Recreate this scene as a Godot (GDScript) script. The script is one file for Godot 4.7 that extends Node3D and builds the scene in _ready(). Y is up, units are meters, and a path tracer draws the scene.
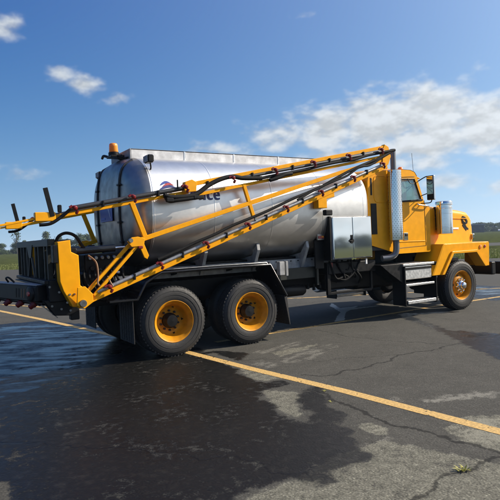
extends Node3D
# Spray tanker truck parked on a wet asphalt apron. Truck axes: x forward, y up, z towards the near (right-hand) side; origin under the rear axle.

const TAU2 := PI * 2.0
var M := {}
var truck: Node3D

# ---------------------------------------------------------------- mesh builder
class B:
	var v := PackedVector3Array()
	var n := PackedVector3Array()
	var uv := PackedVector2Array()
	func tri(a: Vector3, b: Vector3, c: Vector3, na: Vector3, nb: Vector3, nc: Vector3) -> void:
		var g := (b - a).cross(c - a)
		if g.length_squared() < 1e-16:
			return
		v.push_back(a); n.push_back(na)
		if g.dot(na + nb + nc) > 0.0:
			v.push_back(c); v.push_back(b); n.push_back(nc); n.push_back(nb)
		else:
			v.push_back(b); v.push_back(c); n.push_back(nb); n.push_back(nc)
	func quad(a: Vector3, b: Vector3, c: Vector3, d: Vector3, nn: Vector3) -> void:
		tri(a, b, c, nn, nn, nn); tri(a, c, d, nn, nn, nn)
	func quadn(a: Vector3, b: Vector3, c: Vector3, d: Vector3, na: Vector3, nb: Vector3, nc: Vector3, nd: Vector3) -> void:
		tri(a, b, c, na, nb, nc); tri(a, c, d, na, nc, nd)
	func box(c: Vector3, s: Vector3, bev := 0.006, bs := Basis()) -> B:
		var h := s * 0.5
		bev = minf(bev, minf(h.x, minf(h.y, h.z)) * 0.6)
		for ax in 3:
			for sg in [-1.0, 1.0]:
				var u := (ax + 1) % 3
				var w := (ax + 2) % 3
				var q := []
				for k in [[-1, -1], [1, -1], [1, 1], [-1, 1]]:
					var p := Vector3.ZERO
					p[ax] = sg * h[ax]; p[u] = k[0] * (h[u] - bev); p[w] = k[1] * (h[w] - bev)
					q.append(c + bs * p)
				var nn := Vector3.ZERO
				nn[ax] = sg
				quad(q[0], q[1], q[2], q[3], bs * nn)
		for ax in 3:
			var u := (ax + 1) % 3
			var w := (ax + 2) % 3
			for su in [-1.0, 1.0]:
				for sw in [-1.0, 1.0]:
					var a := Vector3.ZERO
					a[ax] = -(h[ax] - bev); a[u] = su * h[u]; a[w] = sw * (h[w] - bev)
					var b := a
					b[ax] = h[ax] - bev
					var d := a
					d[u] = su * (h[u] - bev); d[w] = sw * h[w]
					var e := d
					e[ax] = h[ax] - bev
					var nu := Vector3.ZERO
					nu[u] = su
					var nw := Vector3.ZERO
					nw[w] = sw
					quadn(c + bs * a, c + bs * b, c + bs * e, c + bs * d, bs * nu, bs * nu, bs * nw, bs * nw)
		for sx in [-1.0, 1.0]:
			for sy in [-1.0, 1.0]:
				for sz in [-1.0, 1.0]:
					var p := Vector3(sx * h.x, sy * (h.y - bev), sz * (h.z - bev))
					var q := Vector3(sx * (h.x - bev), sy * h.y, sz * (h.z - bev))
					var r := Vector3(sx * (h.x - bev), sy * (h.y - bev), sz * h.z)
					tri(c + bs * p, c + bs * q, c + bs * r, bs * Vector3(sx, 0, 0), bs * Vector3(0, sy, 0), bs * Vector3(0, 0, sz))
		return self
	func bar(a: Vector3, b: Vector3, w: float, h: float, up := Vector3.UP, bev := 0.006) -> B:   # rectangular tube a-b, h along up, w across
		var x := (b - a).normalized()
		var z := x.cross(up).normalized()
		var y := z.cross(x)
		return box((a + b) * 0.5, Vector3((b - a).length(), h, w), bev, Basis(x, y, z))
	func tube(pts: Array, r: float, seg := 10, caps := true) -> B:
		var t0: Vector3 = (pts[1] - pts[0]).normalized()
		var u := t0.cross(Vector3.UP if absf(t0.y) < 0.9 else Vector3.RIGHT).normalized()
		var prev := []
		var prevn := []
		for i in pts.size():
			var t: Vector3 = (pts[mini(i + 1, pts.size() - 1)] - pts[maxi(i - 1, 0)]).normalized()
			u = (u - t * u.dot(t)).normalized()
			var w := t.cross(u)
			var ring := []
			var rn := []
			for k in seg:
				var d := u * cos(TAU * k / seg) + w * sin(TAU * k / seg)
				ring.append(pts[i] + d * r); rn.append(d)
			if i > 0:
				for k in seg:
					var k2 := (k + 1) % seg
					quadn(prev[k], ring[k], ring[k2], prev[k2], prevn[k], rn[k], rn[k2], prevn[k2])
			if caps and (i == 0 or i == pts.size() - 1):
				var cn := -t if i == 0 else t
				for k in seg:
					tri(pts[i], ring[k], ring[(k + 1) % seg], cn, cn, cn)
			prev = ring; prevn = rn
		return self
	func hose(pts: Array, r: float, seg := 10) -> B:   # a tube through the points with rounded bends
		var out := []
		for i in pts.size() - 1:
			for q in 6:
				out.append(pts[i].cubic_interpolate(pts[i + 1], pts[maxi(i - 1, 0)], pts[mini(i + 2, pts.size() - 1)], q / 6.0))
		out.append(pts[-1])
		return tube(out, r, seg)
	func lathe(prof: Array, o: Vector3, axis: Vector3, seg := 32) -> B:   # prof: Vector2(radius, along axis)
		var u := axis.cross(Vector3.UP if absf(axis.y) < 0.9 else Vector3.RIGHT).normalized()
		var w := axis.cross(u)
		var sn := []
		for i in prof.size() - 1:
			var d: Vector2 = (prof[i + 1] - prof[i]).normalized()
			sn.append(Vector2(d.y, -d.x))
		for i in prof.size() - 1:
			var na: Vector2 = sn[i]
			var nb: Vector2 = sn[i]
			if i > 0 and sn[i - 1].dot(sn[i]) > 0.75:
				na = (sn[i - 1] + sn[i]).normalized()
			if i < sn.size() - 1 and sn[i + 1].dot(sn[i]) > 0.75:
				nb = (sn[i + 1] + sn[i]).normalized()
			for k in seg:
				var d1 := u * cos(TAU * k / seg) + w * sin(TAU * k / seg)
				var d2 := u * cos(TAU * (k + 1) / seg) + w * sin(TAU * (k + 1) / seg)
				var p: Vector2 = prof[i]
				var q: Vector2 = prof[i + 1]
				quadn(o + d1 * p.x + axis * p.y, o + d1 * q.x + axis * q.y, o + d2 * q.x + axis * q.y, o + d2 * p.x + axis * p.y,
					d1 * na.x + axis * na.y, d1 * nb.x + axis * nb.y, d2 * nb.x + axis * nb.y, d2 * na.x + axis * na.y)
		return self
	func prism(poly: Array, o: Vector3, ux: Vector3, uy: Vector3, depth: Vector3, bev := 0.008) -> B:   # poly in (ux,uy) at o, extruded by depth
		var pp := PackedVector2Array(poly)
		var area := 0.0
		for i in pp.size():
			var a := pp[i]
			var b := pp[(i + 1) % pp.size()]
			area += a.x * b.y - b.x * a.y
		if area < 0.0:
			pp.reverse()
		var cnt := pp.size()
		var ins := PackedVector2Array()
		var en := PackedVector2Array()
		for i in cnt:
			var d := (pp[(i + 1) % cnt] - pp[i]).normalized()
			en.push_back(Vector2(d.y, -d.x))
		for i in cnt:
			var n1 := en[(i + cnt - 1) % cnt]
			var n2 := en[i]
			var m := (n1 + n2).normalized()
			ins.push_back(pp[i] - m * minf(bev / maxf(m.dot(n2), 0.3), bev * 3.0))
		var zd := depth.normalized()
		var L := depth.length()
		var tr := Geometry2D.triangulate_polygon(ins)
		for s in [0, 1]:
			var off := zd * (L if s == 1 else 0.0)
			var nn := zd if s == 1 else -zd
			for t in range(0, tr.size(), 3):
				var q := []
				for k in 3:
					var p := ins[tr[t + k]]
					q.append(o + ux * p.x + uy * p.y + off)
				tri(q[0], q[1], q[2], nn, nn, nn)
		for i in cnt:
			var j := (i + 1) % cnt
			var ni := en[i]
			var nj := en[i]
			if en[(i + cnt - 1) % cnt].dot(en[i]) > 0.8:
				ni = (en[(i + cnt - 1) % cnt] + en[i]).normalized()
			if en[j].dot(en[i]) > 0.8:
				nj = (en[j] + en[i]).normalized()
			var Ni := ux * ni.x + uy * ni.y
			var Nj := ux * nj.x + uy * nj.y
			var a := o + ux * pp[i].x + uy * pp[i].y
			var b := o + ux * pp[j].x + uy * pp[j].y
			var ai := o + ux * ins[i].x + uy * ins[i].y
			var bi := o + ux * ins[j].x + uy * ins[j].y
			var z1 := zd * bev
			var z2 := zd * (L - bev)
			quadn(a + z1, b + z1, b + z2, a + z2, Ni, Nj, Nj, Ni)
			quadn(ai, bi, b + z1, a + z1, -zd, -zd, Nj, Ni)
			quadn(ai + zd * L, bi + zd * L, b + z2, a + z2, zd, zd, Nj, Ni)
		return self
	func grid(rings: Array, closed := true) -> B:   # smooth loft; rings of equal size, normals point away from each ring's centre
		var R := rings.size()
		var C: int = rings[0].size()
		var ns := []
		var cen := Vector3.ZERO
		for r in R:
			for p in rings[r]:
				cen += p
		cen /= float(R * C)
		for r in R:
			var row := []
			for c in C:
				var a: Vector3 = rings[maxi(r - 1, 0)][c]
				var b: Vector3 = rings[mini(r + 1, R - 1)][c]
				var d: Vector3 = rings[r][(c + C - 1) % C if closed else maxi(c - 1, 0)]
				var e: Vector3 = rings[r][(c + 1) % C if closed else mini(c + 1, C - 1)]
				var nn := (b - a).cross(e - d).normalized()
				if nn.dot(rings[r][c] - cen) < 0.0:
					nn = -nn
				row.append(nn)
			ns.append(row)
		for r in R - 1:
			for c in (C if closed else C - 1):
				var d := (c + 1) % C
				quadn(rings[r][c], rings[r + 1][c], rings[r + 1][d], rings[r][d], ns[r][c], ns[r + 1][c], ns[r + 1][d], ns[r][d])
		return self
	func mesh() -> ArrayMesh:
		var arr := []
		arr.resize(Mesh.ARRAY_MAX)
		arr[Mesh.ARRAY_VERTEX] = v
		arr[Mesh.ARRAY_NORMAL] = n
		if uv.size() == v.size():
			arr[Mesh.ARRAY_TEX_UV] = uv
		var m := ArrayMesh.new()
		m.add_surface_from_arrays(Mesh.PRIMITIVE_TRIANGLES, arr)
		return m

func V(x: float, y: float, z: float) -> Vector3:
	return Vector3(x, y, z)

func put(called: String, b: B, m: Material, parent: Node = null) -> MeshInstance3D:
	var o := MeshInstance3D.new()
	o.name = called
	o.mesh = b.mesh()
	o.material_override = m
	(parent if parent else self).add_child(o, true)
	return o

func part(called: String, parent: Node) -> Node3D:
	var o := Node3D.new()
	o.name = called
	parent.add_child(o, true)
	return o

func tag(o: Node, label: String, category: String, group := "", kind := "") -> Node:
	o.set_meta("label", label)
	o.set_meta("category", category)
	if group: o.set_meta("group", group)
	if kind: o.set_meta("kind", kind)
	return o

# ---------------------------------------------------------------- textures and materials
func noise(seed_: int, freq: float, oct := 4, type := FastNoiseLite.TYPE_SIMPLEX_SMOOTH) -> FastNoiseLite:
	var f := FastNoiseLite.new()
	f.seed = seed_; f.frequency = freq; f.noise_type = type
	f.fractal_type = FastNoiseLite.FRACTAL_FBM if oct > 1 else FastNoiseLite.FRACTAL_NONE
	f.fractal_octaves = oct
	return f

func tex_range(f: FastNoiseLite, lo: float, hi: float, size := 512, stretch := Vector2.ONE) -> ImageTexture:
	var im := f.get_seamless_image(size, size)
	var d := im.get_data()
	for i in d.size():
		d[i] = int(255.0 * lerpf(lo, hi, d[i] / 255.0))
	im = Image.create_from_data(size, size, false, Image.FORMAT_L8, d)
	if stretch != Vector2.ONE:
		var w := int(size / stretch.x)
		var h := int(size / stretch.y)
		var big := Image.create(size, size, false, Image.FORMAT_L8)
		var sm := im.duplicate()
		sm.resize(w, h)
		for yy in range(0, size, h):
			for xx in range(0, size, w):
				big.blit_rect(sm, Rect2i(0, 0, w, h), Vector2i(xx, yy))
		im = big
	return ImageTexture.create_from_image(im)

func mat(c: Color, rough: float, metal := 0.0, extra := {}) -> StandardMaterial3D:   # c holds linear base colour
	var m := StandardMaterial3D.new()
	m.albedo_color = c.linear_to_srgb()
	m.roughness = rough
	m.metallic = metal
	m.uv1_triplanar = true
	for k in extra:
		m.set(k, extra[k])
	return m

func make_materials() -> void:
	var grime := tex_range(noise(3, 0.012, 5), 0.72, 1.0)
	var soft := tex_range(noise(5, 0.02, 4), 0.86, 1.0)
	var clean := tex_range(noise(6, 0.02, 4), 0.93, 1.0)
	var rgh := tex_range(noise(8, 0.02, 5), 0.55, 1.0)
	var brush := tex_range(noise(9, 0.05, 3), 0.84, 1.0, 512, Vector2(1, 8))
	var wav := tex_range(noise(12, 0.006, 3), 0.0, 1.0)
	var fine := tex_range(noise(14, 0.09, 3), 0.0, 1.0)
	var tri := {"uv1_scale": V(0.6, 0.6, 0.6)}
	M.yellow = mat(Color(0.91, 0.385, 0.004), 0.42, 0.0, {"albedo_texture": clean, "metallic_specular": 0.25, "clearcoat_enabled": true, "clearcoat": 0.25, "clearcoat_roughness": 0.12, "uv1_scale": V(0.5, 0.5, 0.5)})
	M.yellow_worn = mat(Color(0.90, 0.38, 0.004), 0.5, 0.0, {"metallic_specular": 0.25, "albedo_texture": clean, "uv1_scale": V(0.9, 0.9, 0.9)})
	M.rim = mat(Color(0.74, 0.30, 0.006), 0.5, 0.0, {"metallic_specular": 0.35, "albedo_texture": grime, "uv1_scale": V(1.4, 1.4, 1.4)})
	M.tank = mat(Color(0.80, 0.785, 0.76), 0.44, 1.0, {"roughness_texture": brush, "albedo_texture": clean, "uv1_scale": V(0.45, 0.45, 0.45), "heightmap_enabled": true, "heightmap_texture": wav, "heightmap_scale": 0.25})
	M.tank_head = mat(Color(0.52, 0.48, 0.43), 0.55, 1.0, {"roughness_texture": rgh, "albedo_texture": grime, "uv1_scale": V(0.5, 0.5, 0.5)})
	M.chrome = mat(Color(0.72, 0.72, 0.71), 0.12, 1.0, {"roughness_texture": rgh, "uv1_scale": V(2, 2, 2)})
	M.mirror_steel = mat(Color(0.86, 0.87, 0.85), 0.05, 1.0, {"heightmap_enabled": true, "heightmap_texture": wav, "heightmap_scale": 0.02, "uv1_scale": V(0.35, 0.35, 0.35)})
	M.aluminium = mat(Color(0.80, 0.79, 0.77), 0.5, 1.0, {"roughness_texture": rgh, "albedo_texture": clean, "uv1_scale": V(1.2, 1.2, 1.2)})
	M.white_alu = mat(Color(0.80, 0.80, 0.79), 0.5, 0.0, {"albedo_texture": grime, "uv1_scale": V(0.7, 0.7, 0.7)})
	M.grey_paint = mat(Color(0.40, 0.40, 0.39), 0.6, 0.0, {"albedo_texture": grime})
	M.pipe = mat(Color(0.42, 0.42, 0.42), 0.38, 0.6, {"albedo_texture": grime, "uv1_scale": V(2, 2, 2)})
	M.dark_pipe = mat(Color(0.035, 0.035, 0.037), 0.45, 0.0, {"albedo_texture": grime})
	M.black = mat(Color(0.0065, 0.0065, 0.007), 0.6, 0.0, {"metallic_specular": 0.35, "albedo_texture": grime, "roughness_texture": rgh})
	M.black_gloss = mat(Color(0.008, 0.008, 0.009), 0.3, 0.0, {"roughness_texture": rgh})
	M.olive = mat(Color(0.018, 0.020, 0.013), 0.5, 0.0, {"albedo_texture": grime})
	M.hose = mat(Color(0.007, 0.007, 0.007), 0.75, 0.0, {"metallic_specular": 0.3, "uv1_scale": V(3, 3, 3)})
	M.rubber = mat(Color(0.021, 0.020, 0.019), 0.85, 0.0, {"albedo_texture": grime, "roughness_texture": rgh, "heightmap_enabled": true, "heightmap_texture": fine, "heightmap_scale": 0.15, "uv1_scale": V(2.5, 2.5, 2.5)})
	M.red = mat(Color(0.22, 0.010, 0.010), 0.45, 0.0, {"albedo_texture": soft})
	M.red_lens = mat(Color(0.35, 0.01, 0.006), 0.15, 0.0, {"clearcoat_enabled": true})
	M.amber = mat(Color(0.92, 0.34, 0.012), 0.15, 0.0, {"clearcoat_enabled": true, "backlight_enabled": true, "backlight": Color(0.7, 0.3, 0.05)})
	M.stack = mat(Color(0.16, 0.165, 0.175), 0.45, 0.7)
	M.navy = mat(Color(0.012, 0.022, 0.16), 0.4)
	M.blue = mat(Color(0.015, 0.05, 0.28), 0.4)
	M.logo_red = mat(Color(0.4, 0.03, 0.03), 0.4)
	M.white = mat(Color(0.75, 0.75, 0.74), 0.5)
	M.steel = mat(Color(0.4, 0.39, 0.37), 0.4, 0.9, {"albedo_texture": grime, "roughness_texture": rgh})
	M.copper = mat(Color(0.2, 0.11, 0.05), 0.6)
	M.glass = mat(Color(0.16, 0.36, 0.33, 0.32), 0.03, 0.0, {"transparency": BaseMaterial3D.TRANSPARENCY_ALPHA})
	M.interior = mat(Color(0.035, 0.035, 0.036), 0.8)
	M.mirror = mat(Color(0.85, 0.86, 0.87), 0.02, 1.0)
	M.bark = mat(Color(0.08, 0.065, 0.05), 0.9, 0.0, {"albedo_texture": grime})
	var lv := {"cull_mode": BaseMaterial3D.CULL_DISABLED, "backlight_enabled": true, "backlight": Color(0.25, 0.3, 0.1)}
	M.leaf = mat(Color(0.032, 0.055, 0.016), 0.7, 0.0, lv)
	M.leaf_b = mat(Color(0.06, 0.085, 0.03), 0.7, 0.0, lv)
	M.weed = mat(Color(0.28, 0.26, 0.04), 0.7, 0.0, lv)
	M.grass_blade = mat(Color(0.15, 0.175, 0.045), 0.75, 0.0, lv)
	M.brick_wall = mat(Color(0.11, 0.085, 0.07), 0.85, 0.0, {"albedo_texture": grime, "uv1_scale": V(0.1, 0.1, 0.1)})
	M.roof_grey = mat(Color(0.36, 0.35, 0.34), 0.7, 0.0, {"albedo_texture": grime, "uv1_scale": V(0.1, 0.1, 0.1)})
	M.window = mat(Color(0.02, 0.025, 0.03), 0.08)
	M.car_white = mat(Color(0.6, 0.6, 0.6), 0.3)
	M.car_grey = mat(Color(0.15, 0.16, 0.18), 0.3)

# ---------------------------------------------------------------- camera, sky, sun
const SUN := Vector3(0.83, 0.56, 0.34)

func setup() -> void:
	var cam := Camera3D.new()
	cam.name = "camera"
	var yaw := 0.558143
	var pitch := -0.0197378
	var roll := 0.0425045
	var f := V(sin(yaw) * cos(pitch), sin(pitch), -cos(yaw) * cos(pitch))
	var r := V(cos(yaw), 0, sin(yaw))
	var u := r.cross(f)
	cam.transform = Transform3D(Basis(r * cos(roll) - u * sin(roll), r * sin(roll) + u * cos(roll), -f), V(-3.2752, 1.707, 8.675))
	cam.fov = 49.51
	cam.near = 0.05
	cam.far = 6000.0
	cam.current = true
	add_child(cam)
	var env := Environment.new()
	env.background_mode = Environment.BG_SKY
	env.tonemap_mode = Environment.TONE_MAPPER_LINEAR
	env.tonemap_exposure = 1.6
	env.sdfgi_enabled = true
	env.ssao_enabled = true
	env.ssil_enabled = true
	env.fog_enabled = true
	env.fog_density = 0.00035
	env.fog_light_color = Color(0.72, 0.80, 0.88)
	var pm := PanoramaSkyMaterial.new()
	pm.panorama = sky_picture()
	var sky := Sky.new()
	sky.sky_material = pm
	env.sky = sky
	env.background_energy_multiplier = 1.0
	var we := WorldEnvironment.new()
	we.name = "environment"
	we.environment = env
	add_child(we)
	var sun := DirectionalLight3D.new()
	sun.name = "sun"
	sun.light_energy = 1.5
	sun.light_angular_distance = 0.5
	sun.light_color = Color(1.0, 0.955, 0.89)
	sun.shadow_enabled = true
	add_child(sun)
	sun.look_at_from_position(Vector3.ZERO, -SUN, Vector3.UP)

func sky_picture() -> ImageTexture:
	# air: pale at the horizon, deeper blue upward, paler towards the sun's side; cumulus as noise shaped by soft lumps, (azimuth, elevation, half width, half height, strength)
	var W := 4096
	var H := 2048
	var lumps := [
		[8.2, 20.6, 1.9, 1.3, 0.62], [13.6, 16.9, 1.5, 0.95, 0.60], [15.7, 15.9, 1.9, 0.9, 0.58], [18.9, 14.6, 1.6, 0.7, 0.47], [8.5, 7.0, 3.0, 0.9, 0.40],
		[30.0, 9.5, 5.0, 1.0, 0.50], [36.0, 10.5, 4.0, 1.5, 0.62], [41.0, 11.0, 4.2, 2.2, 0.74], [46.0, 11.0, 4.2, 2.7, 0.9], [50.0, 9.0, 6.0, 1.6, 0.85], [51.0, 11.4, 4.4, 2.8, 0.84], [57.0, 10.0, 5.0, 2.8, 0.84], [64.0, 9.5, 6.0, 2.8, 0.78],
		[42.0, 7.9, 6.0, 1.2, 0.56], [49.0, 7.0, 6.0, 1.1, 0.58], [52.5, 4.9, 2.6, 0.8, 0.62], [47.0, 3.6, 5.0, 0.8, 0.48], [58.0, 4.0, 4.0, 0.8, 0.55], [25.0, 3.5, 7.0, 0.8, 0.42], [39.0, 22.0, 1.6, 0.5, 0.45],
		[46.0, 15.0, 2.6, 0.6, 0.46], [72.0, 14.0, 8.0, 4.0, 0.82], [84.0, 12.0, 12.0, 5.0, 0.85], [100.0, 13.0, 14.0, 6.0, 0.88], [118.0, 12.0, 14.0, 6.0, 0.88], [135.0, 14.0, 12.0, 6.0, 0.86], [108.0, 25.0, 14.0, 5.0, 0.76], [132.0, 27.0, 12.0, 6.0, 0.8], [92.0, 40.0, 12.0, 5.0, 0.7], [150.0, 18.0, 9.0, 4.0, 0.78], [175.0, 9.0, 14.0, 3.5, 0.78], [-150.0, 9.0, 8.0, 2.0, 0.6], [-120.0, 24.0, 3.0, 1.2, 0.55],
		[-95.0, 7.0, 9.0, 1.2, 0.5], [-60.0, 17.0, 3.0, 1.2, 0.55], [-35.0, 8.0, 12.0, 2.0, 0.6], [-12.0, 26.0, 4.0, 1.6, 0.56], [70.0, 30.0, 6.0, 2.5, 0.58], [140.0, 35.0, 10.0, 4.0, 0.62], [-80.0, 40.0, 9.0, 3.5, 0.6], [128.0, 5.0, 20.0, 4.5, 1.0], [150.0, 5.0, 16.0, 4.0, 0.95], [105.0, 5.0, 14.0, 4.0, 0.9]]
	var nz := noise(21, 9.0, 7)
	nz.fractal_gain = 0.56
	var nw := noise(33, 3.0, 3)
	var sd := SUN.normalized()
	var sun_az := rad_to_deg(atan2(sd.x, -sd.z))
	var data := PackedByteArray()
	data.resize(W * H * 3)
	var lut := PackedByteArray()
	lut.resize(4097)
	for i in 4097:
		var c := Color(i / 4096.0, 0, 0).linear_to_srgb()
		lut[i] = clampi(int(c.r * 255.0 + 0.5), 0, 255)
	for j in H:
		var el := 90.0 - (j + 0.5) * 180.0 / H
		if el < -1.0:   # below the horizon the air goes on as one tone
			var last := data.slice((j - 1) * W * 3, j * W * 3)
			data.resize(j * W * 3)
			for q in H - j:
				data.append_array(last)
			break
		var near := []
		for l in lumps:
			if absf(el - l[1]) < l[3] * 2.6:
				near.append(l)
		var eh := maxf(el, 0.0)
		var br := 0.006 + 0.26 * exp(-eh / 7.5)
		var bg := 0.034 + 0.345 * exp(-eh / 11.5)
		var bb := 0.182 + 0.305 * exp(-eh / 16.0)
		var ce := cos(deg_to_rad(el))
		var se := sin(deg_to_rad(el))
		for i in W:
			var r := br
			var g := bg
			var b := bb
			if el > -1.0:
				var az := wrapf((i + 0.5) * 360.0 / W, -180.0, 180.0)
				var a := deg_to_rad(az)
				var dx := sin(a) * ce
				var dz := -cos(a) * ce
				var cs := dx * sd.x + se * sd.y + dz * sd.z
				var t := pow(maxf(0.5 + 0.5 * cs, 0.0), 4.0)
				# bright whitish aureole round the sun, and haze low on the sun's side
				var u := pow(maxf(cs, 0.0), 8.0)
				var hz := t * exp(-eh / 7.0)
				r += 0.32 * t + 0.75 * u + 0.26 * hz; g += 0.42 * t + 0.66 * u + 0.18 * hz; b += 0.50 * t + 0.52 * u + 0.06 * hz
				var best := 0.0
				for l in near:
					var da: float = absf(az - l[0])
					if da > 180.0: da = 360.0 - da
					if da < l[2] * 2.6:
						var q: float = (da / l[2]) * (da / l[2]) + ((el - l[1]) / l[3]) * ((el - l[1]) / l[3])
						best = maxf(best, l[4] * exp(-q * 0.55))
				if best > 0.06:
					var n1 := nz.get_noise_3d(dx * 1.7, se * 3.4, dz * 1.7)
					var n3 := nw.get_noise_3d(dx * 3.0, se * 6.0, dz * 3.0)
					var d := best * 1.2 + n1 * 0.42 + n3 * 0.10
					d = smoothstep(0.30, 0.88, d)
					if d > 0.0:
						# lit tops, greyer undersides: compare the noise with that a little higher up
						var n2 := nz.get_noise_3d(dx * 1.7, se * 3.4 + 0.05, dz * 1.7)
						var k := 0.36 + 0.06 * clampf((n1 - n2) * 3.0, -1.0, 1.0) + 0.27 * t
						r = lerpf(r, k * 0.96, d); g = lerpf(g, k * 1.03, d); b = lerpf(b, k * 1.10, d)
			var at := (j * W + i) * 3
			data[at] = lut[clampi(int(r * 4096.0), 0, 4096)]
			data[at + 1] = lut[clampi(int(g * 4096.0), 0, 4096)]
			data[at + 2] = lut[clampi(int(b * 4096.0), 0, 4096)]
	return ImageTexture.create_from_image(Image.create_from_data(W, H, false, Image.FORMAT_RGB8, data))

# ---------------------------------------------------------------- ground
const GX := -4.0
const GZ := -8.0
const GS := 16.0
const GN := 2048

func fill_poly(im: Image, poly: Array) -> void:
	var n := im.get_width()
	var s := n / GS
	var pts := []
	for p in poly:
		pts.append(Vector2((p[0] - GX) * s, (p[1] - GZ) * s))
	for y in n:
		var xs := []
		for i in pts.size():
			var a: Vector2 = pts[i]
			var b: Vector2 = pts[(i + 1) % pts.size()]
			if (a.y <= y + 0.5) != (b.y <= y + 0.5):
				xs.append(a.x + (y + 0.5 - a.y) / (b.y - a.y) * (b.x - a.x))
		xs.sort()
		for i in range(0, xs.size() - 1, 2):
			var x0 := clampi(int(round(xs[i])), 0, n)
			var x1 := clampi(int(round(xs[i + 1])), 0, n)
			if x1 > x0:
				im.fill_rect(Rect2i(x0, y, x1 - x0, 1), Color.WHITE)

func mask(polys: Array, soft := 256) -> PackedByteArray:
	var im := Image.create(1024, 1024, false, Image.FORMAT_L8)
	for p in polys:
		fill_poly(im, p)
	im.resize(soft, soft, Image.INTERPOLATE_BILINEAR)
	im.resize(GN, GN, Image.INTERPOLATE_CUBIC)
	return im.get_data()

func crack_mask(lines: Array) -> PackedByteArray:   # each: [half width in metres, jitter, points...]
	var d := PackedByteArray()
	d.resize(GN * GN)
	var s := GN / GS
	var nz := noise(77, 1.6, 6)
	var ne := noise(78, 22.0, 3)
	for l in lines:
		for i in range(2, l.size() - 1):
			var a := Vector2(l[i][0], l[i][1])
			var b := Vector2(l[i + 1][0], l[i + 1][1])
			var side := (b - a).normalized().orthogonal()
			var steps := int((b - a).length() * s * 1.5)
			for k in steps:
				var p := a.lerp(b, float(k) / steps)
				p += side * nz.get_noise_2d(p.x, p.y) * l[1]
				var r: float = l[0] * s * (0.75 + 1.1 * ne.get_noise_2d(p.x, p.y))
				var cx := (p.x - GX) * s
				var cy := (p.y - GZ) * s
				var ri := int(ceil(r))
				for yy in range(int(cy) - ri, int(cy) + ri + 1):
					for xx in range(int(cx) - ri, int(cx) + ri + 1):
						if xx >= 0 and yy >= 0 and xx < GN and yy < GN:
							var q := Vector2(xx - cx, yy - cy).length()
							var w := int(255.0 * clampf(r + 0.5 - q, 0.0, 1.0))
							var at := yy * GN + xx
							if w > d[at]:
								d[at] = w
	return d

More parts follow.
